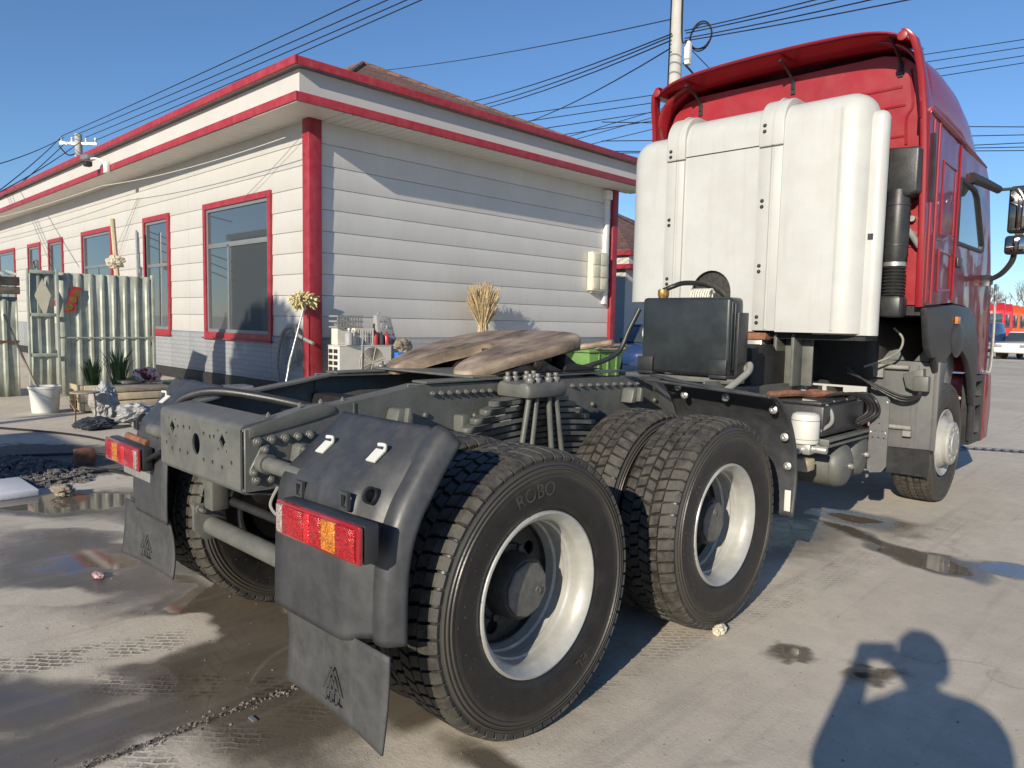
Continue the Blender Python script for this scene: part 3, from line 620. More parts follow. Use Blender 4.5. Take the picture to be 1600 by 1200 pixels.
# tail cross member with its openings
def cross_hole(cx, cz, r):
    o = []
    for i in range(24):
        t = 2*math.pi*i/24; q = r*(1 + .45*max(0, math.cos(4*t))**3); o.append((cx+q*math.cos(t), cz+q*1.12*math.sin(t)))
    return o
H = [circle2(-.013, .986, .036, 22, .043), cross_hole(-.246, 1.028, .019), cross_hole(.221, 1.026, .019)]
for p in [(-.19, 1.035), (-.130, 1.040), (-.072, 1.043), (.060, 1.036), (.115, 1.03), (.150, 1.035), (-.095, .937), (.056, .933), (-.171, .939), (-.25, .936), (.218, .927), (.135, .935), (.295, .955), (-.31, .955)]: H.append(circle2(p[0], p[1], .0085, 10))
for cx in (-.246, .221):
    for dx, dz in ((-.035, .035), (.035, .035), (-.035, -.035), (.035, -.035)): H.append(circle2(cx+dx, 1.027+dz, .0055, 8))
MB().plate([(-.372, .868), (.366, .868), (.366, 1.083), (-.372, 1.083)], H, 1, -.722, -.714).build('rear_crossmember', 'chassis', truck)
fl = MB(); prof = [(-.722, 1.080), (-.718, 1.092), (-.706, 1.1005), (-.69, 1.103), (-.60, 1.118), (-.585, 1.118), (-.585, 1.110), (-.60, 1.110), (-.69, 1.095), (-.70, 1.092), (-.709, 1.086), (-.713, 1.078)]
fl.prism(prof, 0, -.372, .366).prism([(y, 1.948-z) for y, z in prof], 0, -.372, .366).build('crossmember_flange', 'chassis', truck)
for yc in (.05, .68, 1.30, 2.2): MB().box(-.376, .376, yc-.05, yc+.05, .88, 1.12).build('inner_crossmember', 'chassis_dark', truck, bevel=.01)
# bolts on the rails
hexb = MB().cyl((0, 0, 0), (.014, 0, 0), .0145, 6).cyl((-.001, 0, 0), (.003, 0, 0), .019, 14).cyl((.014, 0, 0), (.017, 0, 0), .008, 8).mesh('bolt', 'bolt', bevel=.0015, seg=1)
rnd_ = MB().lathe([(.014, 0), (.014, .006), (.010, .012), (0, .0145)], n=12).mesh('rivet', 'chassis')
sm = MB().cyl((0, 0, 0), (.014, 0, 0), .0105, 6).cyl((0, 0, 0), (.022, 0, 0), .005, 8).mesh('bolt', 'bolt')
for y, z in [(-.666, 1.040), (-.612, 1.042), (-.558, 1.043), (-.505, 1.043), (-.455, 1.044), (-.672, .900), (-.618, .898), (-.565, .896)]: put(hexb, 'bolt', truck, (.387, y, z), (random.random(), 0, 0))
for k in range(8): put(sm, 'bolt', truck, (.387, .141+k*.0502, 1.170-k*.0008), (random.random(), 0, 0))
for k in range(9): put(sm, 'bolt', truck, (.387, 1.10+k*.075, 1.158-k*.002), (random.random(), 0, 0))
for y, z in [(.107, 1.076), (1.285, 1.046), (.40, 1.05), (1.72, 1.03), (1.80, 1.03), (1.90, 1.03), (-.30, 1.02)]: put(rnd_, 'rivet', truck, (.386, y, z))
for y, z in [(-.60, 1.12), (-.47, 1.148), (-.38, 1.156), (-.28, 1.158)]: put(sm, 'bolt', truck, (.34, y, z), (0, -math.pi/2, 0), (.8, .8, .8))
for y in (-.05, .02): put(sm, 'bolt', truck, (-.376, y, 1.06))
# angle plates that carry the fifth wheel
for s in (1, -1):
    x0, x1 = (.30, .376) if s > 0 else (-.376, -.30)
    pl = MB().prism([(.02, 1.215), (1.55, 1.195), (1.55, 1.12), (1.35, 1.08), (.28, 1.08), (.06, 1.10), (.02, 1.13)], 0, x0 if s < 0 else x1-.010, x0+.010 if s < 0 else x1)
    pl.build('mounting_angle', 'chassis', truck, bevel=.003, seg=1)
for s in (1, -1): MB().box(min(s*.30, s*.40), max(s*.30, s*.40), .10, 1.58, 1.214, 1.224).build('mounting_strip', 'chassis', truck, bevel=.002, seg=1)
MB().box(-.39, .39, .38, 1.30, 1.2245, 1.236).build('mounting_plate', 'chassis', truck, bevel=.003, seg=1)
# --- fifth wheel: dished horseshoe plate with two ramps, tilted back
def fifth():
    out = [(-.10, .02), (-.135, -.10), (-.17, -.24), (-.215, -.325), (-.265, -.345), (-.325, -.325), (-.372, -.25), (-.405, -.12), (-.44, .05), (-.455, .20), (-.45, .32), (-.40, .43), (-.30, .50), (-.12, .53), (.12, .53), (.30, .50), (.40, .43), (.45, .32), (.455, .20), (.44, .05), (.405, -.12), (.372, -.25), (.325, -.325), (.265, -.345), (.215, -.325), (.17, -.24), (.135, -.10), (.10, .02), (.085, .09), (.05, .13), (0, .145), (-.05, .13), (-.085, .09)]
    o = interp(out + [out[0]], 3)[:-1]; return [(p.x, p.y) for p in o]
fw = empty('fifth_wheel', (0, .73, 1.335), truck); fw.rotation_euler = (R(11.5), 0, 0)
bm = bmesh.new(); po = fifth(); n = len(po)
def ring(sc, z, zr):
    vs = []
    for x, y in po:
        cx, cy = x*sc, (y-.1)*sc+.1; d = max(0, -y-.05); vs.append(bm.verts.new((cx, cy, z - d*d*zr*.25)))
    return vs
rs = [ring(.955, -.052, .9), ring(.99, -.044, 1.0), ring(1.0, -.022, 1.0), ring(.992, -.004, 1.0), ring(.972, .004, 1.0), ring(.955, .005, 1.0)]
for a, b in zip(rs, rs[1:]):
    for i in range(n): bm.faces.new((a[i], a[(i+1) % n], b[(i+1) % n], b[i]))
def cap(vs):
    f = bm.faces.new(vs); return f
ft = [cap(rs[-1]), cap(rs[0])]
bmesh.ops.triangulate(bm, faces=ft); bmesh.ops.recalc_face_normals(bm, faces=bm.faces)
me = bpy.data.meshes.new('coupling_plate'); bm.to_mesh(me); bm.free(); me.polygons.foreach_set('use_smooth', [True]*len(me.polygons)); me.set_sharp_from_angle(angle=R(40)); me.materials.append(MATS['grease']); put(me, 'coupling_plate', fw, (0, 0, 0))
MB().box(-.30, .30, -.02, .44, -.16, -.06).build('under_frame', 'grease_dark', fw, bevel=.03, seg=2)
MB().lathe([(.02, -.02), (.085, -.02), (.085, -.10), (.02, -.10)], (0, .19, 0), 2, 24, True).build('locking_jaw', 'grease_dark', fw)
MB().tube([(.30, .34, -.07), (.44, .40, -.05), (.60, .44, -.03)], .016, 8).build('release_lever', 'grease', fw)
for s in (1, -1):
    MB().prism([(.52, 1.237), (1.02, 1.237), (.90, 1.28), (.84, 1.31), (.74, 1.30), (.64, 1.26)], 0, s*.36-.05, s*.36+.05).build('fifth_wheel_bracket', 'grease_dark', truck, bevel=.012)
    MB().cyl((s*.36-.07, .80, 1.285), (s*.36+.07, .80, 1.285), .035, 18).build('pivot_pin', 'grease_dark', truck, bevel=.006)
    MB().prism([(1.02, 1.238), (1.36, 1.238), (1.12, 1.275), (1.02, 1.33)], 0, s*.36-.05, s*.36+.05).build('stop_bracket', 'chassis_dark', truck, bevel=.008)
# --- leaf springs (inverted, longest leaf at the bottom)
for s in (1, -1):
    for k in range(11):
        hl = .26 + .058*k; z = 1.128 - k*.029; cx = s*.505
        pts = []
        for i in range(13): u = -1+i/6; pts.append((.655+u*hl, z + .012 - .075*(u*hl)**2/.25*.55))
        lo = [(y, z_-.0235) for y, z_ in pts]; w0, w1 = cx-.05, cx+.05
        lf = MB(); N_ = len(pts)
        for i in range(N_-1):
            e0 = .030 if i == 0 else 0; e1 = .030 if i == N_-2 else 0
            (ya, za), (yb, zb) = pts[i], pts[i+1]
            lf.hexa([(w0+e0, ya, za-.0265), (w1-e0, ya, za-.0265), (w1-e1, yb, zb-.0265), (w0+e1, yb, zb-.0265), (w0+e0, ya, za), (w1-e0, ya, za), (w1-e1, yb, zb), (w0+e1, yb, zb)])
        lf.build('spring_leaf', 'chassis', truck, weld=True, bevel=.004, seg=1, bang=60)
    MB().prism([(s*.505-.105, 1.138), (s*.505+.105, 1.138), (s*.505+.108, 1.19), (s*.505+.085, 1.215), (s*.505+.03, 1.205), (s*.505-.03, 1.205), (s*.505-.085, 1.215), (s*.505-.108, 1.19)], 1, .525, .80).build('clamp_block', 'chassis', truck, bevel=.016)
    for dy, sl in ((-.085, -.10), (-.035, -.06), (.045, .06), (.095, .10)):
        for xx in (-.072, .072):
            y0 = .655+dy
            MB().cyl((s*.505+xx, y0+sl*.9, .70), (s*.505+xx, y0, 1.16), .0135, 12).build('u_bolt', 'chassis', truck)
            MB().cyl((s*.505+xx, y0, 1.204), (s*.505+xx, y0, 1.232), .022, 6).cyl((s*.505+xx, y0, 1.23), (s*.505+xx, y0, 1.252), .0125, 10).build('nut', 'bolt', truck, bevel=.002, seg=1)
    # trunnion, axle ends
    MB().cyl((s*.40, .675, .70), (s*.68, .675, .70), .11, 20).build('trunnion', 'chassis_dark', truck)
    # spring stop brackets on the rail
    for yb in (-.06, 1.60):
        sg = 1 if yb < .6 else -1
        MB().prism([(yb-.06, 1.04), (yb+.05, 1.04), (yb+.03, 1.125), (yb-.035, 1.125)], 0, min(s*.387, s*.47), max(s*.387, s*.47)).build('bump_stop_bracket', 'chassis', truck, bevel=.012)
        MB().prism([(yb-.02, 1.05), (yb+.02, 1.05), (yb+.01, 1.13), (yb-.01, 1.13)], 0, min(s*.47, s*.50), max(s*.47, s*.50)).build('bump_stop_rib', 'chassis', truck, bevel=.006)
    MB().box(min(s*.387, s*.455), max(s*.387, s*.455), .265, .335, .96, 1.07).build('stop_plate', 'chassis', truck, bevel=.012)
# axles
for y in AX[:2]:
    MB().lathe([(.075, -.9), (.085, -.45), (.16, -.25), (.22, -.05), (.22, .08), (.15, .25), (.085, .45), (.075, .9)], (0, y, HZ), 0, 24).build('axle_housing', 'chassis_dark', truck)
    MB().lathe([(.02, -.30), (.10, -.28), (.20, -.1), (.2, .0)], (.02, y, HZ), 1, 24).build('differential_cover', 'chassis_dark', truck)
MB().cyl((-1.0, AX[2], HZ), (1.0, AX[2], HZ), .06, 12).build('front_axle', 'chassis_dark', truck)
for s in (1, -1): MB().tube([(s*.3, 0, .76), (s*.05, .4, .96), (s*.3, .8, 1.0)], .035, 8).build('torque_rod', 'chassis_dark', truck)
MB().tube([(0, 1.7, .60), (0, 3.2, .78)], .065, 14, 1).build('drive_shaft', 'chassis_dark', truck)
MB().box(-.33, .33, 3.3, 5.9, .62, 1.35).build('gearbox', 'chassis_dark', truck, bevel=.06)
for s in (1, -1):
    MB().cyl((s*.50, -.17, .60), (s*.50, -.33, .66), .075, 18).build('brake_chamber', 'chassis_dark', truck, bevel=.01)
for p in ([(-.30, -.20, .66), (-.22, -.40, .72), (-.10, -.46, .78), (.02, -.40, .84), (.1, -.2, .9)], [(.30, -.36, .62), (.24, -.46, .72), (.30, -.50, .82), (.34, -.44, .88)], [(.36, -.40, .60), (.30, -.50, .68), (.35, -.54, .80), (.36, -.50, .88)]):
    MB().tube(p, .0065, 6).build('brake_hose', 'hose_grey', truck)
MB().tube([(.42, -.50, .84), (.40, -.56, .80), (.43, -.60, .76), (.39, -.62, .80), (.41, -.60, .87)], .006, 6).build('cable_loop', 'hose_grey', truck)
# --- rear under-run bar with hangers
MB().cyl((-.50, -.46, .510), (.62, -.46, .510), .042, 22).build('underrun_bar', 'chassis', truck)
for s, hx_ in ((-1, -.43), (1, .43)):
    MB().box(hx_-.045, hx_+.045, -.50, -.42, .60, .864).build('bar_hanger', 'chassis', truck, bevel=.008)
    MB().prism([(-.545, .62), (-.40, .62), (-.385, .50), (-.42, .445), (-.49, .445), (-.545, .50)], 0, hx_-.075, hx_-.050).build('end_bracket', 'chassis', truck, bevel=.006)
    MB().cyl((hx_-.13, -.52, .60), (hx_+.01, -.52, .60), .009, 8).cyl((hx_-.052, -.52, .60), (hx_-.034, -.52, .60), .019, 6).cyl((hx_-.10, -.52, .60), (hx_-.077, -.52, .60), .019, 6).build('hanger_bolt', 'bolt', truck)
MB().cyl((-.42, -.40, .63), (.42, -.38, .62), .020, 14).build('stabiliser_bar', 'chassis_dark', truck)
# --- fender bracket: flange plate and tube
for s in (1, -1):
    MB().prism([(-.655, 1.025), (-.628, 1.030), (-.590, .955), (-.590, .925), (-.67, .905), (-.702, .925), (-.700, .945)], 0, min(s*.388, s*.398), max(s*.388, s*.398)).build('bracket_plate', 'chassis', truck, bevel=.003, seg=1)
    MB().cyl((s*.398, -.650, .962), (s*.44, -.650, .962), .036, 20).cyl((s*.43, -.650, .962), (s*.68, -.650, .960), .028, 20).build('fender_bracket_tube', 'chassis', truck)
    for y, z in ((-.642, 1.010), (-.685, .930), (-.61, .935)): put(hexb, 'bolt', truck, (s*.398, y, z), (0, 0, 0 if s > 0 else math.pi), (.8, .8, .8))
    MB().prism([(-.535, 1.02), (-.505, 1.025), (-.475, .93), (-.55, .93)], 0, min(s*.388, s*.45), max(s*.388, s*.45)).build('shock_bracket', 'chassis', truck, bevel=.012)
    put(hexb, 'bolt', truck, (s*.45, -.52, 1.005), (0, 0, 0 if s > 0 else math.pi), (.8, .8, .8))
# --- rear fenders, flaps, lamps
BOXP = interp([(-.440, 1.152), (-.50, 1.106), (-.56, 1.060), (-.62, 1.014), (-.652, .988), (-.672, .968), (-.690, .935), (-.700, .88), (-.706, .80), (-.710, .70), (-.712, .60), (-.712, .515)], 3)
ARCP = interp([(-.437, 1.154), (-.482, 1.102), (-.525, 1.045), (-.563, .99), (-.588, .955), (-.608, .920), (-.628, .875), (-.642, .83), (-.654, .77), (-.660, .70), (-.663, .61), (-.663, .530)], 3)
ST = [(.600, 0, 0), (.70, 0, 0), (.90, 0, 0), (.985, 0, 0), (1.010, .06, 0), (1.030, .30, 0), (1.055, .75, 0), (1.075, .95, 0), (1.09, 1, .006), (1.112, 1, -.004), (1.132, 1, -.010), (1.150, 1, -.008), (1.168, 1, .002), (1.180, 1, .022), (1.190, 1, .040), (1.195, 1, .052)]
def fender_sheet(s):
    g = MB(); rows = []
    for x, f, o in ST:
        row = []
        for b, a in zip(BOXP, ARCP):
            p = b.lerp(a, f); dy, dz = -p.x, HZ-p.y; l = math.hypot(dy, dz)
            row.append((s*x, p.x + dy/l*o, p.y + dz/l*o))
        rows.append(row)
    nn = len(BOXP); g.add([p for r_ in rows for p in r_], [(j*nn+i, j*nn+i+1, (j+1)*nn+i+1, (j+1)*nn+i) for j in range(len(rows)-1) for i in range(nn-1)])
    return g
def emblem(par, x, z, y, h, m_):
    """raised triangle badge: an open triangle with a stem and foot bars"""
    e = MB(); w = h*.42; t = h*.07
    def bar(x0, z0, x1, z1): e.hexa([(x0-t/2, y, z0), (x0+t/2, y, z0), (x1+t/2, y, z1), (x1-t/2, y, z1), (x0-t/2, y-.0022, z0), (x0+t/2, y-.0022, z0), (x1+t/2, y-.0022, z1), (x1-t/2, y-.0022, z1)])
    bar(x-w, z+.28*h, x, z+h); bar(x+w, z+.28*h, x, z+h); bar(x-w*.45, z+.34*h, x, z+.74*h); bar(x+w*.45, z+.34*h, x, z+.74*h)
    bar(x-w*.6, z, x-w*.6, z+.30*h); bar(x, z, x, z+.28*h); bar(x+w*.6, z, x+w*.6, z+.30*h)
    e.box(x-w, x+w, y-.0022, y, z-.03*h, z+.05*h).box(x-w*.45, x+w*.45, y-.0022, y, z+.32*h, z+.38*h); return e.build('emblem', m_, par)
for s, dy, dz in ((1, 0, 0), (-1, .095, .0)):
    def X(a, b): return (min(s*a, s*b), max(s*a, s*b))
    fe = fender_sheet(s).build('rear_fender', 'fender', truck, sharp=50); fe.location = (0, dy, dz); solid(fe, .008)
    for (y, z, x0, x1) in ((-.583, 1.046, .675, .722), (-.572, 1.055, .955, 1.003)):     # white bent clips
        cl = MB(); a, b = X(x0, x1); cl.hexa([(a, y-.020, z-.010), (b, y-.020, z-.010), (b, y+.020, z+.020), (a, y+.020, z+.020), (a, y-.022, z-.006), (b, y-.022, z-.006), (b, y+.018, z+.026), (a, y+.018, z+.026)])
        cl.tube([(s*x1-.002, y+.018, z+.024), (s*x1+.006, y+.014, z+.042), (s*x1-.014, y+.002, z+.044)], .006, 8); cl.build('clip', 'white_plastic', fe)
    for (x, z) in ((.743, .934), (1.005, .944)):
        a, b = X(x-.022, x+.022); MB().plate([(a, z-.028), (b, z-.028), (b, z+.028), (a, z+.028)], [[(a+.009, z-.019), (b-.009, z-.019), (b-.009, z+.019), (a+.009, z+.019)]], 1, -.7075, -.696).build('slot', 'fender', fe, bevel=.002, seg=1)
    MB().lathe([(.020, 0), (.027, 0), (.027, .010), (.020, .010)], (s*1.052 - (.0 if s > 0 else .01), -.648, .962), 0, 20, True).cyl((s*1.046, -.648, .962), (s*1.050, -.648, .962), .022, 18).build('dark_hole_disc', 'dark_in', fe)  # black disc in a ring, painting the darkness of an open hole
    # rubber flap hung inside the fender
    def flap(u, v):
        x = .632 + .585*u - (.016*(1-u)*math.sin(v*1.6)); z = .53 - .285*v - .004*u; y = -.694 + .02*math.sin(v*2.6)*(1-u) - .030*v*v*(u-.35)**2*2 + .004
        return (s*x, y, z)
    fp = MB().grid(flap, 16, 14).build('mud_flap', 'flap', fe, sharp=60); solid(fp, .008)
    emblem(fe, s*.93, .285, -.7035 + (.0019 if s > 0 else 0), .115, 'flap')
    # tail lamp
    tl = empty('tail_lamp', (0, dy, dz if s > 0 else -.055), truck); zt0, zb0, zt1, zb1 = .916, .806, .921, .808
    a, b = X(.742, 1.205)
    def quad(u0, u1, y0, y1, in_=0):
        g = MB(); xa, xb = .742+.463*u0, .742+.463*u1
        P_ = lambda x, y, top: (s*x, y, (zt0-in_ if top else zb0+in_) + ((zt1-zt0) if top else (zb1-zb0))*(x-.742)/.463)
        return g.hexa([P_(xa, y1, 0), P_(xb, y1, 0), P_(xb, y1, 1), P_(xa, y1, 1), P_(xa, y0, 0), P_(xb, y0, 0), P_(xb, y0, 1), P_(xa, y0, 1)])
    quad(.0, 1.0, -.770, -.716, -.002).build('housing', 'black_plastic', tl, bevel=.012)
    quad(.0, 1.0, -.786, -.771).build('lens_frame', 'lens_rim', tl, bevel=.010)
    for u0, u1, mm in ((.025, .105, 'lens_clear'), (.108, .375, 'lens_red'), (.378, .45, 'lens_strip'), (.453, .588, 'lens_red'), (.591, .752, 'lens_amber'), (.755, .965, 'lens_red')):
        quad(u0, u1, -.7925, -.775, .011).build('lens_segment', mm, tl, bevel=.003)
    if s < 0:
        MB().box(-1.16, -.80, -.716, -.700, .735, .80).build('lamp_bracket', 'steel_light', tl, bevel=.004); MB().cyl((-1.1, -.71, .93), (-.82, -.71, .925), .018, 12).build('bracket_rod', 'rust', tl)
        MB().tube([(-.78, -.75, .84), (-.70, -.74, .88), (-.60, -.73, .92)], .012, 8).build('lamp_cable', 'cable', tl)
# air hose arching over the tail
MB().tube([(-.47, -.60, .93), (-.475, -.63, 1.02), (-.45, -.62, 1.10), (-.38, -.57, 1.145), (-.28, -.50, 1.16), (-.12, -.38, 1.14), (.03, -.24, 1.10), (.12, -.1, 1.05)], .019, 14).build('air_hose', 'black_plastic', truck)
MB().cyl((-.47, -.60, .90), (-.473, -.618, .975), .026, 14).cyl((-.47, -.59, .86), (-.47, -.60, .90), .02, 6).build('hose_coupling', 'steel_light', truck)
# --- mid fender in front of the second axle
cy, cz = AX[1], HZ
def midf(s):
    prof = interp([(1.72, 1.125), (1.80, 1.118), (1.90, 1.065), (2.00, .97), (2.075, .84), (2.110, .70), (2.112, .58), (2.09, .43)], 4)
    g = MB(); n_ = len(prof); xs = [.43, .46, .60, .80, 1.0, 1.15, 1.185, 1.20]; rows = []
    for x in xs:
        tl_ = .0 if x > .44 else -.0
        rows.append([(s*x, p.x + (.06 if x < .6 else 0)*(1-(x-.43)/.17 if x < .6 else 0), p.y + (1.2-x)*.075*max(0, (p.y-.9)/.2)) for p in prof])
    g.add([p for r_ in rows for p in r_], [(j*n_+i, j*n_+i+1, (j+1)*n_+i+1, (j+1)*n_+i) for j in range(len(rows)-1) for i in range(n_-1)]); return g
for s in (1, -1):
    mf = midf(s).build('mid_fender', 'fender', truck, sharp=50); solid(mf, .012)
    for x, y, z in ((.60, 1.815, 1.140), (.88, 1.860, 1.098), (1.145, 1.895, 1.052), (1.155, 2.03, .89), (1.155, 2.090, .72), (.62, 1.86, 1.09)):
        MB().lathe([(.0, -.006), (.010, -.008), (.022, -.002), (.024, .004)], (0, 0, 0), 0, 16).build('washer', 'steel_light', mf).matrix_local = Matrix.Translation((s*x, y-.008, z-.006)) @ Matrix.Rotation(math.atan2(.6, 1)+R(60), 4, 'Z')
    MB().box(min(s*1.150, s*1.185), max(s*1.150, s*1.185), 2.075, 2.085, .46, .58).build('reflector_strip', 'white_plastic', mf, bevel=.003)
    MB().tube([(s*.44, 1.735, 1.165), (s*.75, 1.73, 1.15), (s*1.19, 1.72, 1.13)], .010, 8, 2).build('rolled_edge', 'fender', mf)
# --- hydraulic oil tank across the rails
tk = empty('oil_tank', (0, 0, 0), truck)
MB().box(-.165, .525, 2.55, 2.735, 1.150, 1.680).build('tank_body', 'tank_black', tk, bevel=.028, seg=4)
MB().box(.5255, .535, 2.60, 2.700, 1.20, 1.64).box(.5255, .531, 2.56, 2.58, 1.19, 1.65).build('side_seam', 'tank_black', tk, bevel=.004)
for x in (-.175, .395):
    MB().box(x, x+.125, 2.525, 2.545, 1.165, 1.265).box(x, x+.125, 2.525, 2.76, 1.140, 1.163).build('tank_bracket', 'black_plastic', tk, bevel=.004)
MB().box(-.30, .56, 2.56, 2.72, 1.105, 1.138).build('tank_base', 'chassis', tk, bevel=.004)
MB().box(.54, .56, 2.60, 2.74, 1.16, 1.58).build('tank_strap', 'black_plastic', tk, bevel=.004)
MB().lathe([(.0, 1.745), (.036, 1.742), (.040, 1.730), (.040, 1.70), (.034, 1.68)], (-.05, 2.64, 0), 2, 12).build('filler_cap', 'brass', tk, sharp=25)
MB().tube([(-.05, 2.64, 1.735), (.02, 2.66, 1.765), (.06, 2.74, 1.79), (.10, 2.95, 1.79), (.05, 3.25, 1.76), (-.08, 3.62, 1.72)], .018, 10).build('return_hose', 'cable', tk)
co_ = [(.05+.0028*i, 2.86 + .040*math.sin(i*.9), 1.700 + .050*math.cos(i*.9)) for i in range(58)]
MB().tube(co_, .0075, 6, 2).build('coiled_cable', 'white_wire', tk)
MB().tube([(.56, 2.72, 1.20), (.60, 2.70, 1.235), (.63, 2.62, 1.19), (.60, 2.45, 1.10), (.55, 2.30, 1.02)], .022, 10).build('suction_pipe', 'hose_grey', tk)
MB().tube([(-.19, 2.55, 1.60), (-.24, 2.50, 1.45), (-.28, 2.42, 1.28), (-.36, 2.2, 1.19), (-.45, 2.0, 1.16)], .018, 10).build('delivery_hose', 'black_plastic', tk)
# --- white tank fairing
fa = empty('tank_fairing', (0, 0, 0), truck)
def rprof(y0, y1, z0, z1, r, n=8):
    return [(y1, z0), (y0, z0)] + [(y0 + r*(1-math.cos(t)), z1 - r*(1-math.sin(t))) for t in [math.pi/2*i/n for i in range(n+1)]] + [(y1, z1)]
def rbox(x0, x1, y0, y1, z0, z1, r, sel, name, mm, par, seg=6):
    bm = bmesh.new(); g = MB().box(x0, x1, y0, y1, z0, z1); V = [bm.verts.new(p) for p in g.v]
    for f in g.f: bm.faces.new([V[i] for i in f])
    bmesh.ops.recalc_face_normals(bm, faces=bm.faces)
    E = [e for e in bm.edges if sel((e.verts[0].co + e.verts[1].co)/2)]
    bmesh.ops.bevel(bm, geom=E, offset=r, segments=seg, profile=.5, affect='EDGES', clamp_overlap=True)
    me = bpy.data.meshes.new(name); bm.to_mesh(me); bm.free(); me.polygons.foreach_set('use_smooth', [True]*len(me.polygons)); me.set_sharp_from_angle(angle=R(30)); me.materials.append(MATS[mm])
    return put(me, name, par, (0, 0, 0))
rbox(-1.09, -.665, 3.61, 4.02, 1.69, 3.12, .19, lambda c: (c.x < -1.05 and c.y < 3.7 and 1.8 < c.z < 3.0) or (c.z > 3.0 and (c.y < 3.7 or c.x < -1.05)), 'left_panel', 'fairing', fa)
MB().prism(rprof(3.612, 4.02, 2.897, 3.215, .21), 0, -.515, .165).build('middle_cap', 'fairing', fa, sharp=30)
ar = [(-.515, 1.45), (-.405, 1.45), (-.405, 1.66)] + [(-.225 - .18*math.cos(t), 1.76 + .185*math.sin(t)) for t in [math.pi*i/14 for i in range(15)]] + [(-.045, 1.66), (-.045, 1.45), (.165, 1.45), (.165, 2.889), (-.515, 2.889)]
MB().plate(ar, [], 1, 3.620, 3.64).build('middle_panel', 'fairing', fa)
for x0, x1 in ((-.675, -.507), (.157, .345)):
    MB().prism(rprof(3.598, 4.03, 1.46, 2.868, .004, 2), 0, x0, x1).build('strap', 'fairing_b', fa, bevel=.008, seg=2)
    MB().prism(rprof(3.588, 4.04, 2.875, 3.262, .23), 0, x0-.004, x1+.006).build('strap_cap', 'fairing', fa, bevel=.010, seg=3, sharp=30)
    xc = x0+.105 if x0 < 0 else x0+.11
    MB().prism([(xc-.012, 3.595), (xc, 3.585), (xc+.012, 3.595)], 2, 1.47, 2.865).build('strap_rib', 'fairing_b', fa)
    MB().tube([(xc, 3.588, 2.88), (xc, 3.588, 3.02), (xc, 3.605, 3.12), (xc, 3.655, 3.195), (xc, 3.73, 3.248), (xc, 3.82, 3.264), (xc, 4.0, 3.264)], .010, 6, 3).build('strap_rib', 'fairing', fa)
    for z in ((2.93, 2.36, 1.86) if x0 < 0 else (3.01, 2.44, 1.94, 1.54)):
        for dz in (0, .045): MB().lathe([(.0, -.014), (.010, -.012), (.014, -.006), (.016, 0)], (x0+.04, 3.589 if z > 2.88 else 3.598, z+dz-.02), 1, 10).build('screw', 'black_plastic', fa)
rbox(.347, .972, 3.600, 3.80, 1.452, 3.20, .19, lambda c: (c.x > .9 and c.y < 3.62 and 1.6 < c.z < 3.1) or (c.z > 3.1 and (c.y < 3.62 or c.x > .9)), 'right_panel', 'fairing', fa)
MB().tube([(.775, 3.600, 1.47), (.775, 3.598, 2.9), (.775, 3.606, 3.06)], .010, 6, 3).build('panel_crease', 'fairing', fa)
rbox(.60, 1.050, 3.700, 3.83, 1.44, 3.045, .062, lambda c: (c.x > 1.0 and 1.6 < c.z < 3.0) or (c.z > 3.0 and c.x > 1.0) or (c.z > 3.0 and c.y < 4), 'side_panel', 'fairing', fa)
MB().box(.965, 1.0, 3.690, 3.702, 2.13, 2.17).build('latch', 'black_plastic', fa)
MB().box(-.5, .3, 3.66, 4.0, 1.5, 2.8).build('inner_tank', 'hub_dark', fa, bevel=.15, seg=4)
# support frame below the fairing
MB().box(-.02, .22, 3.66, 3.84, 1.035, 1.40).build('support_box', 'steel_light', fa, bevel=.01); MB().box(-.06, .26, 3.64, 3.86, 1.385, 1.445).build('support_cap', 'rust', fa, bevel=.01)
for x in (.30, .44): MB().box(x, x+.025, 3.70, 3.88, 1.03, 1.44).box(x+.025, x+.11, 3.86, 3.88, 1.03, 1.44).build('support_post', 'chassis', fa, bevel=.004)
MB().box(-.95, .98, 3.72, 3.98, 1.40, 1.455).build('support_beam', 'chassis_dark', fa)
MB().lathe([(.0, 1.44), (.05, 1.45), (.05, 1.62), (.03, 1.68)], (-.86, 3.75, 0), 2, 14).build('pressure_valve', 'brass', fa)
MB().tube([(-.88, 3.72, 1.62), (-.84, 3.62, 1.52), (-.86, 3.6, 1.40), (-.80, 3.62, 1.30)], .012, 8).build('gas_pipe', 'steel_light', fa)
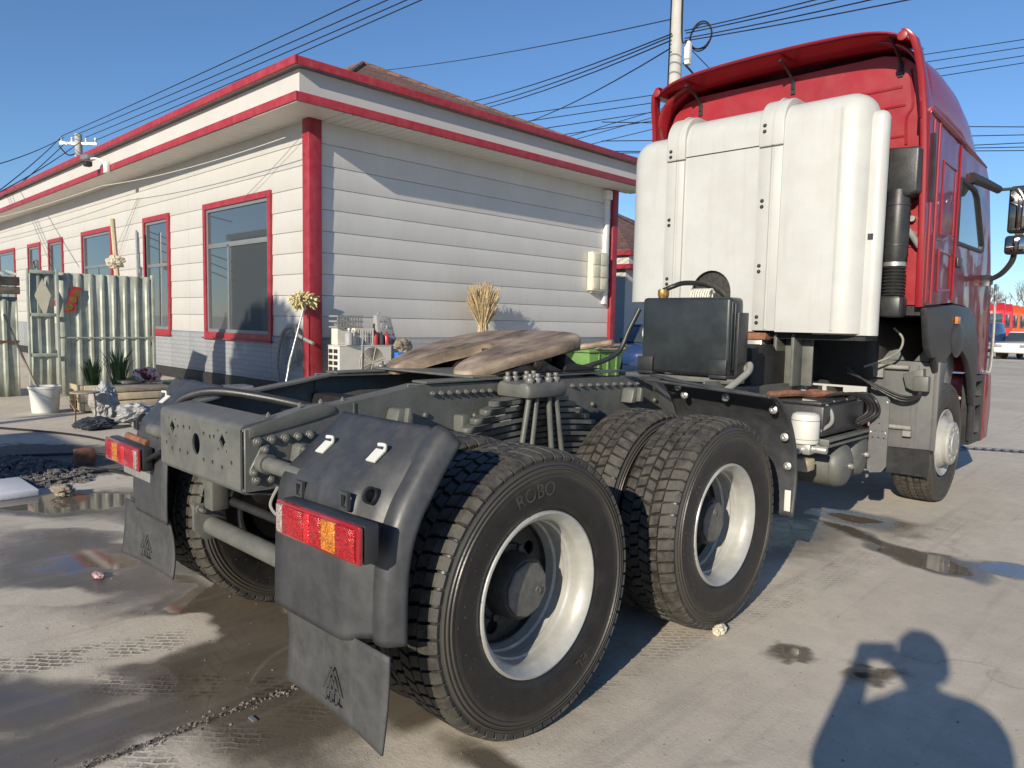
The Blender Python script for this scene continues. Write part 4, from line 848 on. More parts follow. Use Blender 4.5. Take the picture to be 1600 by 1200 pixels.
# --- cab
cab = empty('cab', (0, 0, 0), truck)
side = [(4.24, 1.67), (5.05, 1.720), (5.55, 1.705), (5.78, 1.60), (5.90, 1.40), (5.97, 1.10), (6.52, 1.08), (6.54, 1.5), (6.47, 1.85), (6.30, 2.35), (6.10, 2.85), (5.95, 2.955), (5.0, 3.02), (4.16, 3.09)]
winh = [(5.10, 2.22), (5.085, 2.70), (5.12, 2.745), (5.60, 2.715), (5.70, 2.66), (5.99, 2.27), (5.97, 2.215)]
for s in (1, -1):
    a, b = (1.175, 1.195) if s > 0 else (-1.195, -1.175)
    MB().plate(side, [winh], 0, a, b).build('side_wall', 'cab_side_dimmed', cab)
    x = s*1.197
    MB().tube([(x, *p) for p in winh + winh[:1]], .017, 6, 1).build('window_seal', 'black_plastic', cab)
    MB().plate([(p[0], p[1]) for p in winh], [], 0, s*1.183, s*1.188).build('side_window', 'cab_glass', cab)
    MB().tube([(x, 5.045, 3.0), (x, 5.055, 2.2), (x, 5.06, 1.74)], .010, 6, 2).build('door_seam', 'cab_red', cab)
    for y0, y1, z0, z1 in ((4.60, 4.97, 2.24, 2.80), (4.62, 4.97, 1.80, 2.12)):
        MB().tube([(x-s*.004, y0, z0), (x-s*.004, y0-.02, z1), (x-s*.004, y1-.03, z1-.02), (x-s*.004, y1, z0+.02), (x-s*.004, y0, z0)], .012, 6, 1).build('pressed_panel', 'cab_red', cab)
    for y in (4.30, 4.44): MB().tube([(x-s*.004, y-.02, 3.05), (x-s*.002, y, 2.4), (x-s*.004, y+.02, 1.70)], .014, 8, 3).build('body_crease', 'cab_red', cab)
    MB().box(min(s*1.195, s*1.215), max(s*1.195, s*1.215), 5.12, 5.26, 2.02, 2.10).build('door_handle', 'black_plastic', cab, bevel=.01)
    MB().tube([(s*1.195, 4.17, 3.10), (s*1.200, 5.0, 3.035), (s*1.18, 5.95, 2.97)], .020, 8, 3).build('roof_seam', 'cab_red', cab)
    # rear edge of the roof shell and corner pillar
    path = [(1.06, 3.95, 3.655), (1.115, 3.965, 3.59), (1.14, 4.00, 3.50), (1.16, 4.06, 3.35), (1.178, 4.11, 3.1), (1.187, 4.15, 2.8), (1.195, 4.20, 2.2), (1.198, 4.225, 1.66)]
    rm = MB(); rg_ = []
    for x_, y_, z_ in path:
        yf = min(4.34, y_ + .10 + .16*max(0, min(1, (3.35-z_)/.3))); rg_.append([(s*(x_-.045), y_, z_), (s*x_, y_+.006, z_), (s*x_, yf, z_), (s*(x_-.045), yf, z_)])
    k_ = len(rg_); rm.add([p for r0 in rg_ for p in r0], [(4*i+j, 4*i+(j+1) % 4, 4*i+4+(j+1) % 4, 4*i+4+j) for i in range(k_-1) for j in range(4)] + [(0, 1, 2, 3), (4*k_-1, 4*k_-2, 4*k_-3, 4*k_-4)])
    rm.build('rear_pillar', 'cab_red', cab, bevel=.008, bang=50)
    MB().lathe([(.0, -.004), (.022, -.004), (.034, .0), (.036, .01)], (s*1.035, 3.938, 3.60), 1, 18).build('corner_knob', 'cab_red_in', cab)
    MB().tube([(s*1.20, 4.265, 2.95), (s*1.203, 4.285, 2.7), (s*1.203, 4.295, 2.45)], .016, 6, 3).build('vent_strip', 'black_plastic', cab)
    # arch, lamp and steps
    arch = [(4.245, 1.655), (5.05, 1.705), (5.55, 1.690), (5.765, 1.588), (5.885, 1.40), (5.955, 1.09), (6.02, .46), (5.93, .46), (5.915, .80)] + [(5.22 + .70*math.cos(t), .60 + .73*math.sin(t)) for t in [math.radians(d) for d in range(18, 140, 8)]] + [(4.56, 1.275), (4.47, 1.27), (4.36, 1.36)]
    MB().prism(arch, 0, min(s*1.185, s*1.235), max(s*1.185, s*1.235)).build('wheel_arch', 'black_plastic', cab, bevel=.012)
    MB().lathe([(.0, .022), (.12, .018), (.19, .004), (.20, 0)], (0, 0, 0), 0, 28).build('arch_dome', 'black_plastic', cab).matrix_local = Matrix.Translation((s*1.236, 5.18, 1.42)) @ Matrix.Scale(s, 4, (1, 0, 0)) @ Matrix.Scale(.8, 4, (0, 0, 1))
    MB().box(min(s*1.236, s*1.262), max(s*1.236, s*1.262), 5.04, 5.12, 1.545, 1.605).build('marker_lamp', 'lens_amber', cab, bevel=.006)
    MB().plate([(5.97, .42), (6.46, .42), (6.46, 1.07), (5.98, 1.07)], [[(6.06, .50), (6.36, .50), (6.36, .78), (6.06, .78)], [(6.06, .86), (6.36, .86), (6.36, 1.01), (6.06, 1.01)]], 0, min(s*1.12, s*1.2), max(s*1.12, s*1.2)).build('step_panel', 'black_plastic', cab, bevel=.01)
    MB().box(min(s*.95, s*1.19), max(s*.95, s*1.19), 6.06, 6.36, .47, .50).box(min(s*.95, s*1.19), max(s*.95, s*1.19), 6.06, 6.36, .83, .86).build('step_tread', 'steel_light', cab, bevel=.004)
    MB().prism([(6.47, .40), (6.74, .42), (6.80, .70), (6.74, 1.07), (6.47, 1.07)], 0, min(s*1.0, s*1.2), max(s*1.0, s*1.2)).build('bumper_corner', 'cab_red', cab, bevel=.02)
    # fender stay seen in the wheel arch
    MB().prism([(5.30, 1.02), (5.62, .98), (5.72, 1.18), (5.62, 1.33), (5.48, 1.30)], 0, min(s*1.08, s*1.10), max(s*1.08, s*1.10)).build('arch_stay', 'steel_light', cab, bevel=.004)
    # mirrors
    mi = empty('mirror_arm', (0, 0, 0), cab)
    MB().tube([(s*1.20, 5.42, 2.80), (s*1.26, 5.62, 2.775), (s*1.33, 5.80, 2.735)], lambda t: .046*(1-.25*t), 12).build('upper_arm', 'black_plastic', mi); MB().tube([(s*1.33, 5.80, 2.735), (s*1.52, 5.86, 2.74)], .014, 8, 1).build('upper_rod', 'black_plastic', mi)
    MB().tube([(s*1.19, 6.06, 1.94), (s*1.27, 6.06, 1.97), (s*1.36, 6.02, 2.02), (s*1.44, 5.96, 2.12), (s*1.46, 5.92, 2.22)], .024, 10).build('lower_arm', 'black_plastic', mi)
    MB().prism([(6.02, 1.90), (6.16, 1.92), (6.16, 2.0), (6.06, 2.01)], 0, min(s*1.19, s*1.27), max(s*1.19, s*1.27)).build('arm_foot', 'black_plastic', mi, bevel=.012)
    for z0, z1, x0, x1 in ((2.355, 2.765, 1.40, 1.64), (2.17, 2.335, 1.39, 1.63)):
        MB().box(min(s*x0, s*x1), max(s*x0, s*x1), 5.84, 5.93, z0, z1).build('mirror_head', 'black_plastic', mi, bevel=.03, seg=4)
        MB().box(min(s*(x0+.018), s*(x1-.018)), max(s*(x0+.018), s*(x1-.018)), 5.830, 5.8385, z0+.02, z1-.02).build('mirror_pane', 'mirror_glass', mi, bevel=.003)
    MB().box(min(s*1.46, s*1.52), max(s*1.46, s*1.52), 5.87, 5.90, 2.33, 2.36).build('mirror_link', 'black_plastic', mi)
    MB().tube([(s*1.20, 6.58, 1.06), (s*1.215, 6.60, 1.5), (s*1.21, 6.57, 1.95)], .012, 8).tube([(s*1.19, 6.50, 1.10), (s*1.23, 6.52, 1.14), (s*1.23, 6.50, 1.70), (s*1.20, 6.47, 1.76)], .012, 8).build('grab_rail', 'steel_light', cab)
MB().prism([(-1.16, 1.68), (1.16, 1.68), (1.15, 3.1), (1.12, 3.32), (1.05, 3.47), (.95, 3.56), (.8, 3.60), (-.8, 3.60), (-.95, 3.56), (-1.05, 3.47), (-1.12, 3.32), (-1.15, 3.1)], 1, 4.30, 4.325).build('rear_wall', 'cab_red_in', cab)
for z, w in ((3.32, .95), (3.18, .98), (2.95, 1.0), (2.35, 1.0)): MB().tube([(-w, 4.299, z), (w, 4.299, z+.02)], .010, 6, 1).build('wall_rib', 'cab_red_in', cab)
MB().tube([(1.0, 4.297, 3.46), (1.03, 4.297, 3.2), (.99, 4.297, 3.1), (1.0, 4.297, 2.9)], .012, 6).build('wall_rib', 'cab_red_in', cab)
MB().plate([(.93, 2.12), (1.13, 2.12), (1.13, 2.38), (.93, 2.38)], [], 1, 4.290, 4.2985).build('access_panel', 'cab_red_in', cab, bevel=.006)
# roof shell, open to the rear
rs_ = [(4.10, 1.150, 3.04, 3.70), (4.30, 1.165, 3.04, 3.70), (4.7, 1.172, 3.03, 3.70), (5.1, 1.175, 3.01, 3.64), (5.45, 1.17, 2.98, 3.50), (5.75, 1.15, 2.96, 3.30), (5.98, 1.10, 2.94, 3.08), (6.05, 1.02, 2.92, 2.96)]
g = MB(); nn = 25; rows = []
for y, w, zb, zt in rs_:
    row = []
    for i in range(nn):
        t = math.pi*i/(nn-1); cx = math.cos(t); sx_ = math.sin(t); e = .42
        row.append((w*math.copysign(abs(cx)**e, cx), y, zb + (zt-zb)*abs(sx_)**(e*1.3) - .03*(cx**2)*0))
    rows.append(row)
g.add([p for r_ in rows for p in r_], [(j*nn+i, j*nn+i+1, (j+1)*nn+i+1, (j+1)*nn+i) for j in range(len(rows)-1) for i in range(nn-1)])
o = g.build('roof_shell', 'cab_red', cab, sharp=60); solid(o, .02, -1)
# rear visor under the roof edge with its stays
def vis(u, v):
    x = -1.085 + 2.17*u; e = abs(2*u-1); y = 4.28 - .35*v + .05*e**4*v; z = 3.605 + .055*v + .045*(1-e**2) - .10*e**8*(.3+.7*v)
    return (x, y, z)
o = MB().grid(vis, 40, 6).build('rear_visor', 'cab_red', cab, sharp=60); solid(o, .012, 1)
for x in (-.78, .09, .93):
    zc = 3.605 + .045*(1-(x/1.085)**2)
    MB().tube([(x, 4.285, zc-.16), (x, 4.27, zc-.09), (x, 4.15, zc-.025), (x, 4.02, zc+.010)], .014, 6, 3).box(x-.018, x+.018, 4.285, 4.298, zc-.20, zc-.10).build('visor_stay', 'black_plastic', cab)
MB().prism([(6.52, 1.08), (6.54, 1.5), (6.47, 1.85), (6.30, 2.35), (6.10, 2.85), (5.97, 2.95), (5.90, 2.9), (6.05, 2.6), (6.35, 1.8), (6.40, 1.08)], 0, -1.17, 1.17).build('front_wall', 'cab_red', cab)
MB().box(-1.17, 1.17, 4.32, 6.4, 1.60, 1.70).build('floor', 'chassis_dark', cab)
MB().box(-.82, .82, 4.6, 6.35, 1.0, 1.595).build('dark_filler', 'dark_in', cab, bevel=.12, seg=4)  # near-black filler box, stands in for the darkness under the cab
MB().box(-1.15, 1.15, 6.40, 6.78, .42, 1.06).build('bumper', 'cab_red', cab, bevel=.03)
# --- air intake behind the cab
ai = empty('air_intake', (0, 0, 0), truck)
MB().prism([(.93, 2.845), (1.165, 2.83), (1.165, 2.50), (1.09, 2.47), (.93, 2.52)], 1, 4.07, 4.285).build('intake_box', 'black_plastic', ai, bevel=.02, seg=3)
MB().lathe([(.070, 1.99), (.086, 2.06), (.086, 2.40), (.083, 2.42), (.083, 2.53)], (1.02, 4.14, 0), 2, 28).build('intake_tube', 'black_plastic', ai)
for z in (2.42, 2.12): MB().lathe([(.083, z-.006), (.090, z-.006), (.090, z+.006), (.083, z+.006)], (1.02, 4.14, 0), 2, 28, True).build('clamp', 'black_plastic', ai)
MB().lathe([(.068, 1.965), (.080, 1.965), (.080, 1.995), (.068, 1.995)], (1.02, 4.14, 0), 2, 28, True).build('clamp', 'steel_light', ai)
MB().lathe([q for i in range(9) for q in ((.070, 1.965-i*.026), (.086, 1.952-i*.026))], (1.02, 4.14, 0), 2, 28).build('bellows', 'black_plastic', ai, sharp=80)
MB().box(.94, 1.10, 4.06, 4.25, 1.58, 1.745).build('intake_elbow', 'black_plastic', ai, bevel=.03)
for z in (2.33, 2.22): MB().cyl((1.09, 4.24, z), (1.09, 4.297, z), .022, 10).build('hose_clip', 'steel_light', ai)
MB().tube([(1.07, 4.16, 2.26), (1.11, 4.2, 2.20), (1.15, 4.25, 2.12)], .024, 10).build('breather', 'hose_grey', ai)
# --- right-hand equipment between the axles
MB().box(.52, .98, 3.02, 3.78, .76, .965).build('battery_box', 'black_plastic', truck, bevel=.012)
bt = MB(); rr = random.Random(5)
for k in range(3): bt.box(.55, .95, 3.05+k*.24, 3.27+k*.24, .966, .990)
bt.build('battery_lid', 'black_plastic', truck, bevel=.008)
for k in range(2):
    p = [(.60+.05*i + rr.uniform(-.02, .02), 3.0+.12*i + k*.08, 1.005 + rr.uniform(-.008, .02)) for i in range(6)]; MB().tube(p, .024, 8).build('battery_cable', 'rust', truck)
for k in range(4):
    x = .92+k*.025; MB().tube([(x-.1, 3.45+k*.06, 1.0), (x+.02, 3.55+k*.05, 1.02), (x+.10, 3.68, .97), (x+.11, 3.70, .88), (x+.02, 3.62, .80)], .012, 8).build('battery_cable', 'cable', truck)
MB().tube([(.80, 3.1, .99), (.95, 3.15, .96), (1.0, 3.12, .86), (.96, 3.02, .80)], .013, 8).build('vent_hose', 'hose_grey', truck)
MB().prism([(.50, .70), (1.04, .70), (1.04, .755), (.50, .755)], 1, 2.98, 3.0).box(.985, 1.04, 3.0, 3.86, .735, .755).box(.985, 1.04, 3.0, 3.86, .70, .715).box(.985, .995, 3.0, 3.86, .715, .735).build('battery_tray', 'chassis', truck, bevel=.003)
MB().prism([(.66, .76), (.90, .76), (1.04, .70), (1.04, .68), (.66, .68)], 1, 2.93, 2.975).build('tray_bracket', 'chassis', truck, bevel=.004)
ad = empty('air_dryer', (0, 0, 0), truck)
MB().lathe([(.0, .928), (.062, .926), (.082, .916), (.090, .895), (.090, .735), (.084, .725), (.0, .725)], (.90, 2.93, 0), 2, 32).build('canister', 'white_plastic', ad)
for z in (.88, .755): MB().lathe([(.0895, z-.002), (.0918, z-.002), (.0918, z+.002), (.0895, z+.002)], (.90, 2.93, 0), 2, 32, True).build('canister_band', 'hose_grey', ad)
MB().box(.84, .96, 2.87, 2.99, .655, .722).cyl((.78, 2.93, .69), (1.05, 2.93, .69), .026, 12).cyl((.9, 2.82, .68), (.9, 3.0, .68), .02, 10).build('valve_block', 'steel_light', ad, bevel=.006)
MB().box(.85, .955, 2.86, 2.99, .54, .62).build('drain_valve', 'wood_pale', ad, bevel=.01)
def air_tank(y, z, r, x1):
    p = [(.0, .42), (r*.6, .44), (r*.95, .48), (r, .53), (r, x1-.07), (r*.985, x1-.055), (r*.90, x1-.022), (r*.70, x1-.005), (r*.35, x1+.006), (0, x1+.008)]
    o_ = MB().lathe(p, (0, y, z), 0, 40).build('air_tank', 'chassis', truck, sharp=40)
    MB().cyl((x1, y, z), (x1+.028, y, z), .020, 10).cyl((x1+.02, y, z), (x1+.034, y, z), .014, 6).build('tank_plug', 'steel_light', o_)
    MB().lathe([(r+.001, x1-.075), (r+.004, x1-.07), (r+.001, x1-.065)], (0, y, z), 0, 40).build('weld_seam', 'chassis', o_)
air_tank(3.30, .545, .155, 1.06); air_tank(3.70, .575, .165, 1.03)
bc = MB().plate([(1.040, .985), (1.055, 1.005), (1.145, 1.005), (1.168, .98), (1.168, .50), (1.14, .455), (1.06, .44), (1.040, .47)], [], 1, 3.74, 3.752).build('cover_plate', 'guard', truck, bevel=.005)
emblem(bc, 1.105, .70, 3.7398, .15, 'guard')
for x, z in ((1.06, .965), (1.15, .965), (1.05, .74), (1.15, .74)): MB().lathe([(0, -.005), (.008, -.003), (.009, 0)], (x, 3.74, z), 1, 8).build('screw', 'steel_light', bc)
# cream bracket frame and cross rail
MB().plate([(.42, .955), (.93, .955), (.93, 1.05), (.42, 1.05)], [[(.47, .968), (.60, .968), (.60, 1.035), (.47, 1.035)], [(.63, .968), (.76, .968), (.76, 1.035), (.63, 1.035)]], 1, 3.96, 3.98).build('bracket_frame', 'fairing_b', truck)
# inclined side plate behind the mid fender
MB().prism([(2.35, 1.13), (2.62, 1.12), (3.35, .80), (3.35, .70), (2.35, .76)], 0, .455, .470).build('side_plate', 'chassis', truck, bevel=.003)
# --- guard behind the front wheel
gd = empty('wheel_guard', (0, 0, 0), truck)
MB().prism([(.735, 1.235), (1.215, 1.230), (1.215, .520), (.735, .505)], 1, 4.66, 4.70).build('guard_panel', 'guard', gd, bevel=.008)
MB().prism([(4.66, 1.232), (4.84, 1.215), (4.78, 1.05), (4.70, .90), (4.665, .70), (4.66, .52)], 0, 1.2155, 1.245).build('guard_side', 'guard', gd, bevel=.008)
MB().box(.83, .838, 4.652, 4.6595, .54, 1.20).box(1.05, 1.058, 4.652, 4.6595, .54, 1.0).box(1.09, 1.10, 4.652, 4.6595, .54, 1.2).build('guard_rib', 'guard', gd)
MB().prism([(.80, 1.23), (.86, 1.31), (.93, 1.33), (.98, 1.24)], 1, 4.665, 4.69).prism([(1.05, 1.235), (1.13, 1.34), (1.17, 1.31), (1.16, 1.235)], 1, 4.665, 4.69).build('guard_ear', 'guard', gd, bevel=.006)
MB().grid(lambda u, v: (.74 + .47*u, 4.675 + .02*math.sin(u*3)*v, .525 - .235*v), 10, 6).build('guard_flap', 'black_plastic', gd); solid(gd.children[-1], .01)
MB().cyl((.74, 4.645, .685), (1.07, 4.645, .685), .020, 12).box(1.02, 1.08, 4.60, 4.64, .62, .665).build('guard_rod', 'hose_grey', gd)
MB().prism([(1.0, 1.13), (1.15, 1.18), (1.16, 1.02), (1.10, .99), (1.03, 1.02)], 1, 4.57, 4.655).box(1.09, 1.20, 4.54, 4.61, 1.0, 1.12).build('relay_valve', 'chassis', gd, bevel=.008)
MB().cyl((.74, 4.63, 1.18), (1.03, 4.63, 1.18), .020, 12).box(.76, .84, 4.61, 4.65, 1.09, 1.20).build('valve_pipe', 'hose_grey', gd)
for k in range(3): MB().tube([(.62, 4.4, 1.13+.02*k), (.80, 4.5, 1.04-.01*k), (1.0, 4.55, .955-.02*k), (1.12, 4.56, .96-.01*k), (1.135+.01*k, 4.56, 1.02)], .009, 8).build('air_line', 'cable', gd)
MB().tube([(.95, 4.45, 1.50), (1.02, 4.45, 1.42), (1.0, 4.45, 1.32), (.90, 4.45, 1.25), (.75, 4.42, 1.18)], .009, 8).build('air_line', 'hose_grey', gd)

# ------------------------------------------------------------------ corrugated shed
shed = thing('metal_shed', 'weathered corrugated metal shed wall with narrow door beside the white shop', 'shed')
SX = -12.0
def corr(y0, y1, z0, z1, x, name, mm, par, pitch=.21, amp=.024):
    n = int((y1-y0)/pitch); pts = []
    for k in range(n+1):
        y = y0 + k*pitch
        for dy, d in ((0, 0), (.10, 0), (.125, 1), (.165, 1), (.19, 0)):
            if y+dy <= y1: pts.append((y+dy, d*amp))
    g = MB(); m_ = len(pts); zs = [z0 + (z1-z0)*i/4 for i in range(5)]; rq = random.Random(int(y0*50))
    dent = [[rq.uniform(-.006, .006) for _ in pts] for _ in zs]
    g.add([(x + d + dent[j][i], y, z) for j, z in enumerate(zs) for i, (y, d) in enumerate(pts)], [(j*m_+i, j*m_+i+1, (j+1)*m_+i+1, (j+1)*m_+i) for j in range(4) for i in range(m_-1)])
    o_ = g.build(name, mm, par, sharp=30); solid(o_, .003); return o_
WALL = empty('long_wall', (SX, 1.84, 0), shed)
for k in range(2): corr(k*.78, k*.78+.82, .02, 2.20, .005*k, 'wall_sheet', 'galv', WALL, .195, .026)
MB().box(.034, .046, .02, 1.58, 1.04, 1.065).build('girt', 'galv', WALL)
MB().box(-.04, .05, 1.58, 1.63, 0, 2.24).build('corner_angle', 'galv', WALL, bevel=.006)
for z in (.9, 2.1): MB().box(-.05, .0, 0, 1.6, z, z+.06).build('back_rail', 'wood_old', WALL)
corr(1.40, 1.80, .12, 2.16, SX+.02, 'door_sheet', 'galv', shed, .14, .02)
dr = MB().box(SX+.04, SX+.08, 1.36, 1.40, .05, 2.24).box(SX+.04, SX+.08, 1.80, 1.85, .05, 2.24)
for z in (.72, 1.42, 2.16): dr.box(SX+.045, SX+.075, 1.40, 1.80, z, z+.06)
dr.build('door_frame', 'galv', shed, bevel=.006)
corr(-3.0, 1.34, .0, 1.75, SX-.45, 'wall_sheet', 'galv', shed)
MB().box(SX-.55, SX-.35, -3.0, 1.36, 1.80, 1.93).box(SX-.5, SX-.36, -3.0, 1.36, 1.95, 2.10).build('roof_beam', 'wood_old', shed, bevel=.01)
MB().box(SX-.44, SX-.42, -3.0, 1.34, .95, .99).build('girt', 'rust', shed)
MB().grid(lambda u, v: (SX-.2-.8*v, -3.1+4.4*u, 2.12 + .10*v + (.03 if (u*21) % 1 < .3 else 0)), 130, 2).build('roof_sheet', 'galv', shed, sharp=30); solid(shed.children[-1], .004)
MB().add([(SX+.062, 1.475, 1.78), (SX+.062, 1.60, 2.08), (SX+.062, 1.725, 1.80), (SX+.062, 1.63, 1.40), (SX+.066, 1.475, 1.78), (SX+.066, 1.60, 2.08), (SX+.066, 1.725, 1.80), (SX+.066, 1.63, 1.40)], [(0, 1, 2, 3), (7, 6, 5, 4), (0, 4, 5, 1), (1, 5, 6, 2), (2, 6, 7, 3), (3, 7, 4, 0)]).build('paper_diamond', 'cream', shed)
# torn red paper strip with gilt rounds on the long wall
for k in range(3): MB().cyl((.052, .17+.06*k, 1.60+.125*k), (.057, .17+.06*k, 1.60+.125*k), .066, 10).build('paper_round', 'brass', WALL)
MB().hexa([(.046, .09, 1.50), (.046, .25, 1.52), (.046, .37, 1.95), (.046, .22, 1.97), (.050, .09, 1.50), (.050, .25, 1.52), (.050, .37, 1.95), (.050, .22, 1.97)]).build('paper_backing', 'red_can', WALL)

# clutter in front of the shed
bk = thing('bucket', 'white plastic bucket with wire handle in front of the shed door', 'bucket', (-9.72, 1.06, 0))
MB().lathe([(.0, .01), (.165, .0), (.175, .01), (.205, .36), (.218, .365), (.218, .40), (.205, .40), (.196, .36), (.168, .03), (0, .025)], ax=2, n=28).build('pail', 'white_plastic', bk)
MB().tube([(.05, -.215, .37), (.20, -.12, .30), (.23, .03, .22), (.13, .18, .30), (.02, .215, .37)], .006, 6).build('handle', 'steel_light', bk)
tl_ = tag(MB().tube([(-9.75, 1.08, .05), (-10.1, .90, .75), (-10.45, .73, 1.45)], .018, 8, 2).build('broom_handle', 'wood_old', None), 'long thin wooden pole standing in the white bucket', 'pole')
pl = thing('planter_box', 'pale wooden planter box with spiky green plants by the corrugated shed', 'planter', (-9.6, 1.95, 0))
for z in (0, 1, 2): MB().box(-.30, .30, -.52, -.48, .03+z*.13, .15+z*.13).build('board', 'wood_pale', pl, bevel=.006)
for z in (0, 1, 2): MB().box(.28, .32, -.48, .55, .03+z*.13, .15+z*.13).build('board', 'wood_pale', pl, bevel=.006)
MB().box(-.3, .28, -.48, .55, .02, .36).build('soil', 'wood_old', pl)
MB().box(-.34, .34, .05, .62, .42, .46).build('lid_board', 'wood_pale', pl, bevel=.008)
rq = random.Random(9)
def spiky(name, lab, loc, n, h, mm='leaf', spread=.5):
    g = MB()
    for i in range(n):
        t = rq.uniform(0, 6.28); l = h*rq.uniform(.55, 1.0); s_ = spread*rq.uniform(.2, 1)*l; w = .014
        bx_, by_ = .09*math.cos(t)*rq.random(), .09*math.sin(t)*rq.random(); px, py = -math.sin(t)*w, math.cos(t)*w
        m1 = (bx_+s_*.45*math.cos(t), by_+s_*.45*math.sin(t), l*.62); tp = (bx_+s_*1.1*math.cos(t), by_+s_*1.1*math.sin(t), l*(.95-.2*s_))
        g.add([(bx_-px, by_-py, 0), (bx_+px, by_+py, 0), (m1[0]+px, m1[1]+py, m1[2]), (m1[0]-px, m1[1]-py, m1[2]), tp], [(0, 1, 2, 3), (3, 2, 4)])
    o_ = g.build(name, mm, None, sharp=80); o_.location = loc; return o_
for k, (x, y, h) in enumerate(((-9.70, 1.70, .55), (-9.60, 2.05, .72))): tag(spiky('spiky_plant', '', (x, y, .36), 60, h), ['shorter spiky green plant at the bucket end of the planter box', 'taller spiky green plant in the middle of the planter box'][k], 'plant', 'plants in the planter box')
tag(spiky('dry_plant', '', (-9.52, 1.48, .0), 45, .40, 'leaf_dry', .9), 'dry withered grass tuft between bucket and planter box', 'grass tuft')
tag(spiky('dry_plant', '', (-9.5, 2.25, .36), 40, .22, 'leaf_dry', 1.0), 'dry curled leaves beside the taller spiky plant', 'dry leaves')
bx2 = thing('wooden_crate', 'low pale wooden crate between planter box and truck tail', 'crate', (-8.85, 2.05, 0))
for z in (0, 1, 2): MB().box(.33, .36, -.42, .42, .02+z*.12, .12+z*.12).build('board', 'wood_pale', bx2, bevel=.005); MB().box(-.36, .33, -.45, -.42, .02+z*.12, .12+z*.12).build('board', 'wood_pale', bx2, bevel=.005)
MB().box(-.36, .36, -.42, .42, .37, .42).build('lid', 'wood_old', bx2, bevel=.008); MB().box(-.34, .33, -.40, .42, .02, .36).build('inside', 'wood_old', bx2)
def crumple(name, mm, lab, cat, loc, r, seed, sc=(1, 1, 1)):
    bm = bmesh.new(); bmesh.ops.create_icosphere(bm, subdivisions=5, radius=r); q = random.Random(seed); off = Vector((q.random()*9, q.random()*9, q.random()*9))
    from mathutils import noise as mn
    for v in bm.verts:
        d = 1 + .5*mn.noise(v.co/r*1.5 + off) + .20*(1-2*abs(mn.noise(v.co/r*2.6 + off))) - .16*abs(mn.noise(v.co/r*5.5 + off)) + .06*mn.noise(v.co/r*12 + off); v.co *= d; v.co = Vector((v.co.x*sc[0], v.co.y*sc[1], v.co.z*sc[2]))
    mz = min(v.co.z for v in bm.verts)
    for v in bm.verts: v.co.z -= mz
    me = bpy.data.meshes.new(name); bm.to_mesh(me); bm.free(); me.polygons.foreach_set('use_smooth', [True]*len(me.polygons)); me.set_sharp_from_angle(angle=R(28)); me.materials.append(MATS[mm])
    o_ = bpy.data.objects.new(name, me); COL.objects.link(o_); o_.location = loc; return tag(o_, lab, cat) if lab else o_
crumple('plastic_bag', 'bag_white', 'upright translucent white plastic bag behind the small stool', 'bag', (-8.0, 1.36, 0), .19, 7, (.8, .8, 1.2))
crumple('plastic_bag', 'bag_white', 'slumped grey-white plastic bag between stool and truck fender', 'bag', (-7.6, 1.62, 0), .18, 8, (1, 1.3, .7))
crumple('rag', 'jacket', 'dark rag lying under the small round stool', 'rag', (-7.5, 1.1, 0), .15, 5, (1, 1.4, .5))
tag(MB().box(-9.75, -9.35, 2.75, 3.25, .0, .40).build('green_box', 'green_bin', None, bevel=.03), 'low green plastic box beside the crumpled striped cloth', 'box')
tag(MB().box(-9.6, -9.2, 3.3, 4.1, .0, .30).build('yellow_box', 'cream', None, bevel=.03), 'low yellowish box against the shop base near the shed', 'box')
st = thing('stool', 'small round stool with thin iron legs before the planter', 'stool', (-7.75, 1.05, 0))
MB().lathe([(.0, .475), (.17, .475), (.175, .468), (.175, .455), (.0, .452)], ax=2, n=24).build('seat', 'wood_old', st)
for q in range(4):
    t = q*math.pi/2+.5; MB().cyl((.15*math.cos(t), .15*math.sin(t), .455), (.17*math.cos(t), .17*math.sin(t), 0), .008, 6).build('leg', 'rust', st)
tag(MB().box(-4.62, -3.98, -1.1, -.36, .0, .055).build('foam_board', 'foam', None, bevel=.008), 'flat white foam board lying on the ground at the left edge', 'board').rotation_euler = (0, 0, 0)
crumple('foam_scrap', 'wood_old', 'broken brownish scrap at the end of the foam board', 'scrap', (-3.85, -.22, 0), .07, 12, (1.4, 1, .5))
tag(MB().prism([(-5.2, 0), (-5.05, 0), (-5.08, .16), (-5.14, .17)], 1, .20, .38).build('iron_block', 'rust', None, bevel=.01), 'small rusty iron wedge on the muddy ground by the cables', 'iron block')
cb = [([(-9.5, -.6, .02), (-8.2, .2, .02), (-7.0, .75, .02), (-5.6, 1.0, .02), (-3.6, 1.5, .02)], 'black cable running straight past the stool towards the truck'), ([(-6.6, -.9, .02), (-6.0, -.2, .02), (-5.6, .45, .02), (-4.6, 1.0, .02), (-3.0, 1.6, .02)], 'black cable curving through the shaded mud, middle one'),
      ([(-5.4, -1.1, .02), (-5.3, -.4, .02), (-5.0, .1, .02), (-4.6, .35, .02), (-3.9, .55, .02), (-2.5, 1.2, .02)], 'black cable snaking past the iron wedge'), ([(-4.5, -.5, .02), (-4.4, -.1, .02), (-4.6, .3, .02), (-4.3, .7, .02), (-3.2, 1.4, .02)], 'black cable nearest to the foam board')]
for p, lb in cb: tag(MB().tube(p, .014, 6).build('ground_cable', 'cable', None), lb, 'cable', 'cables on the ground')
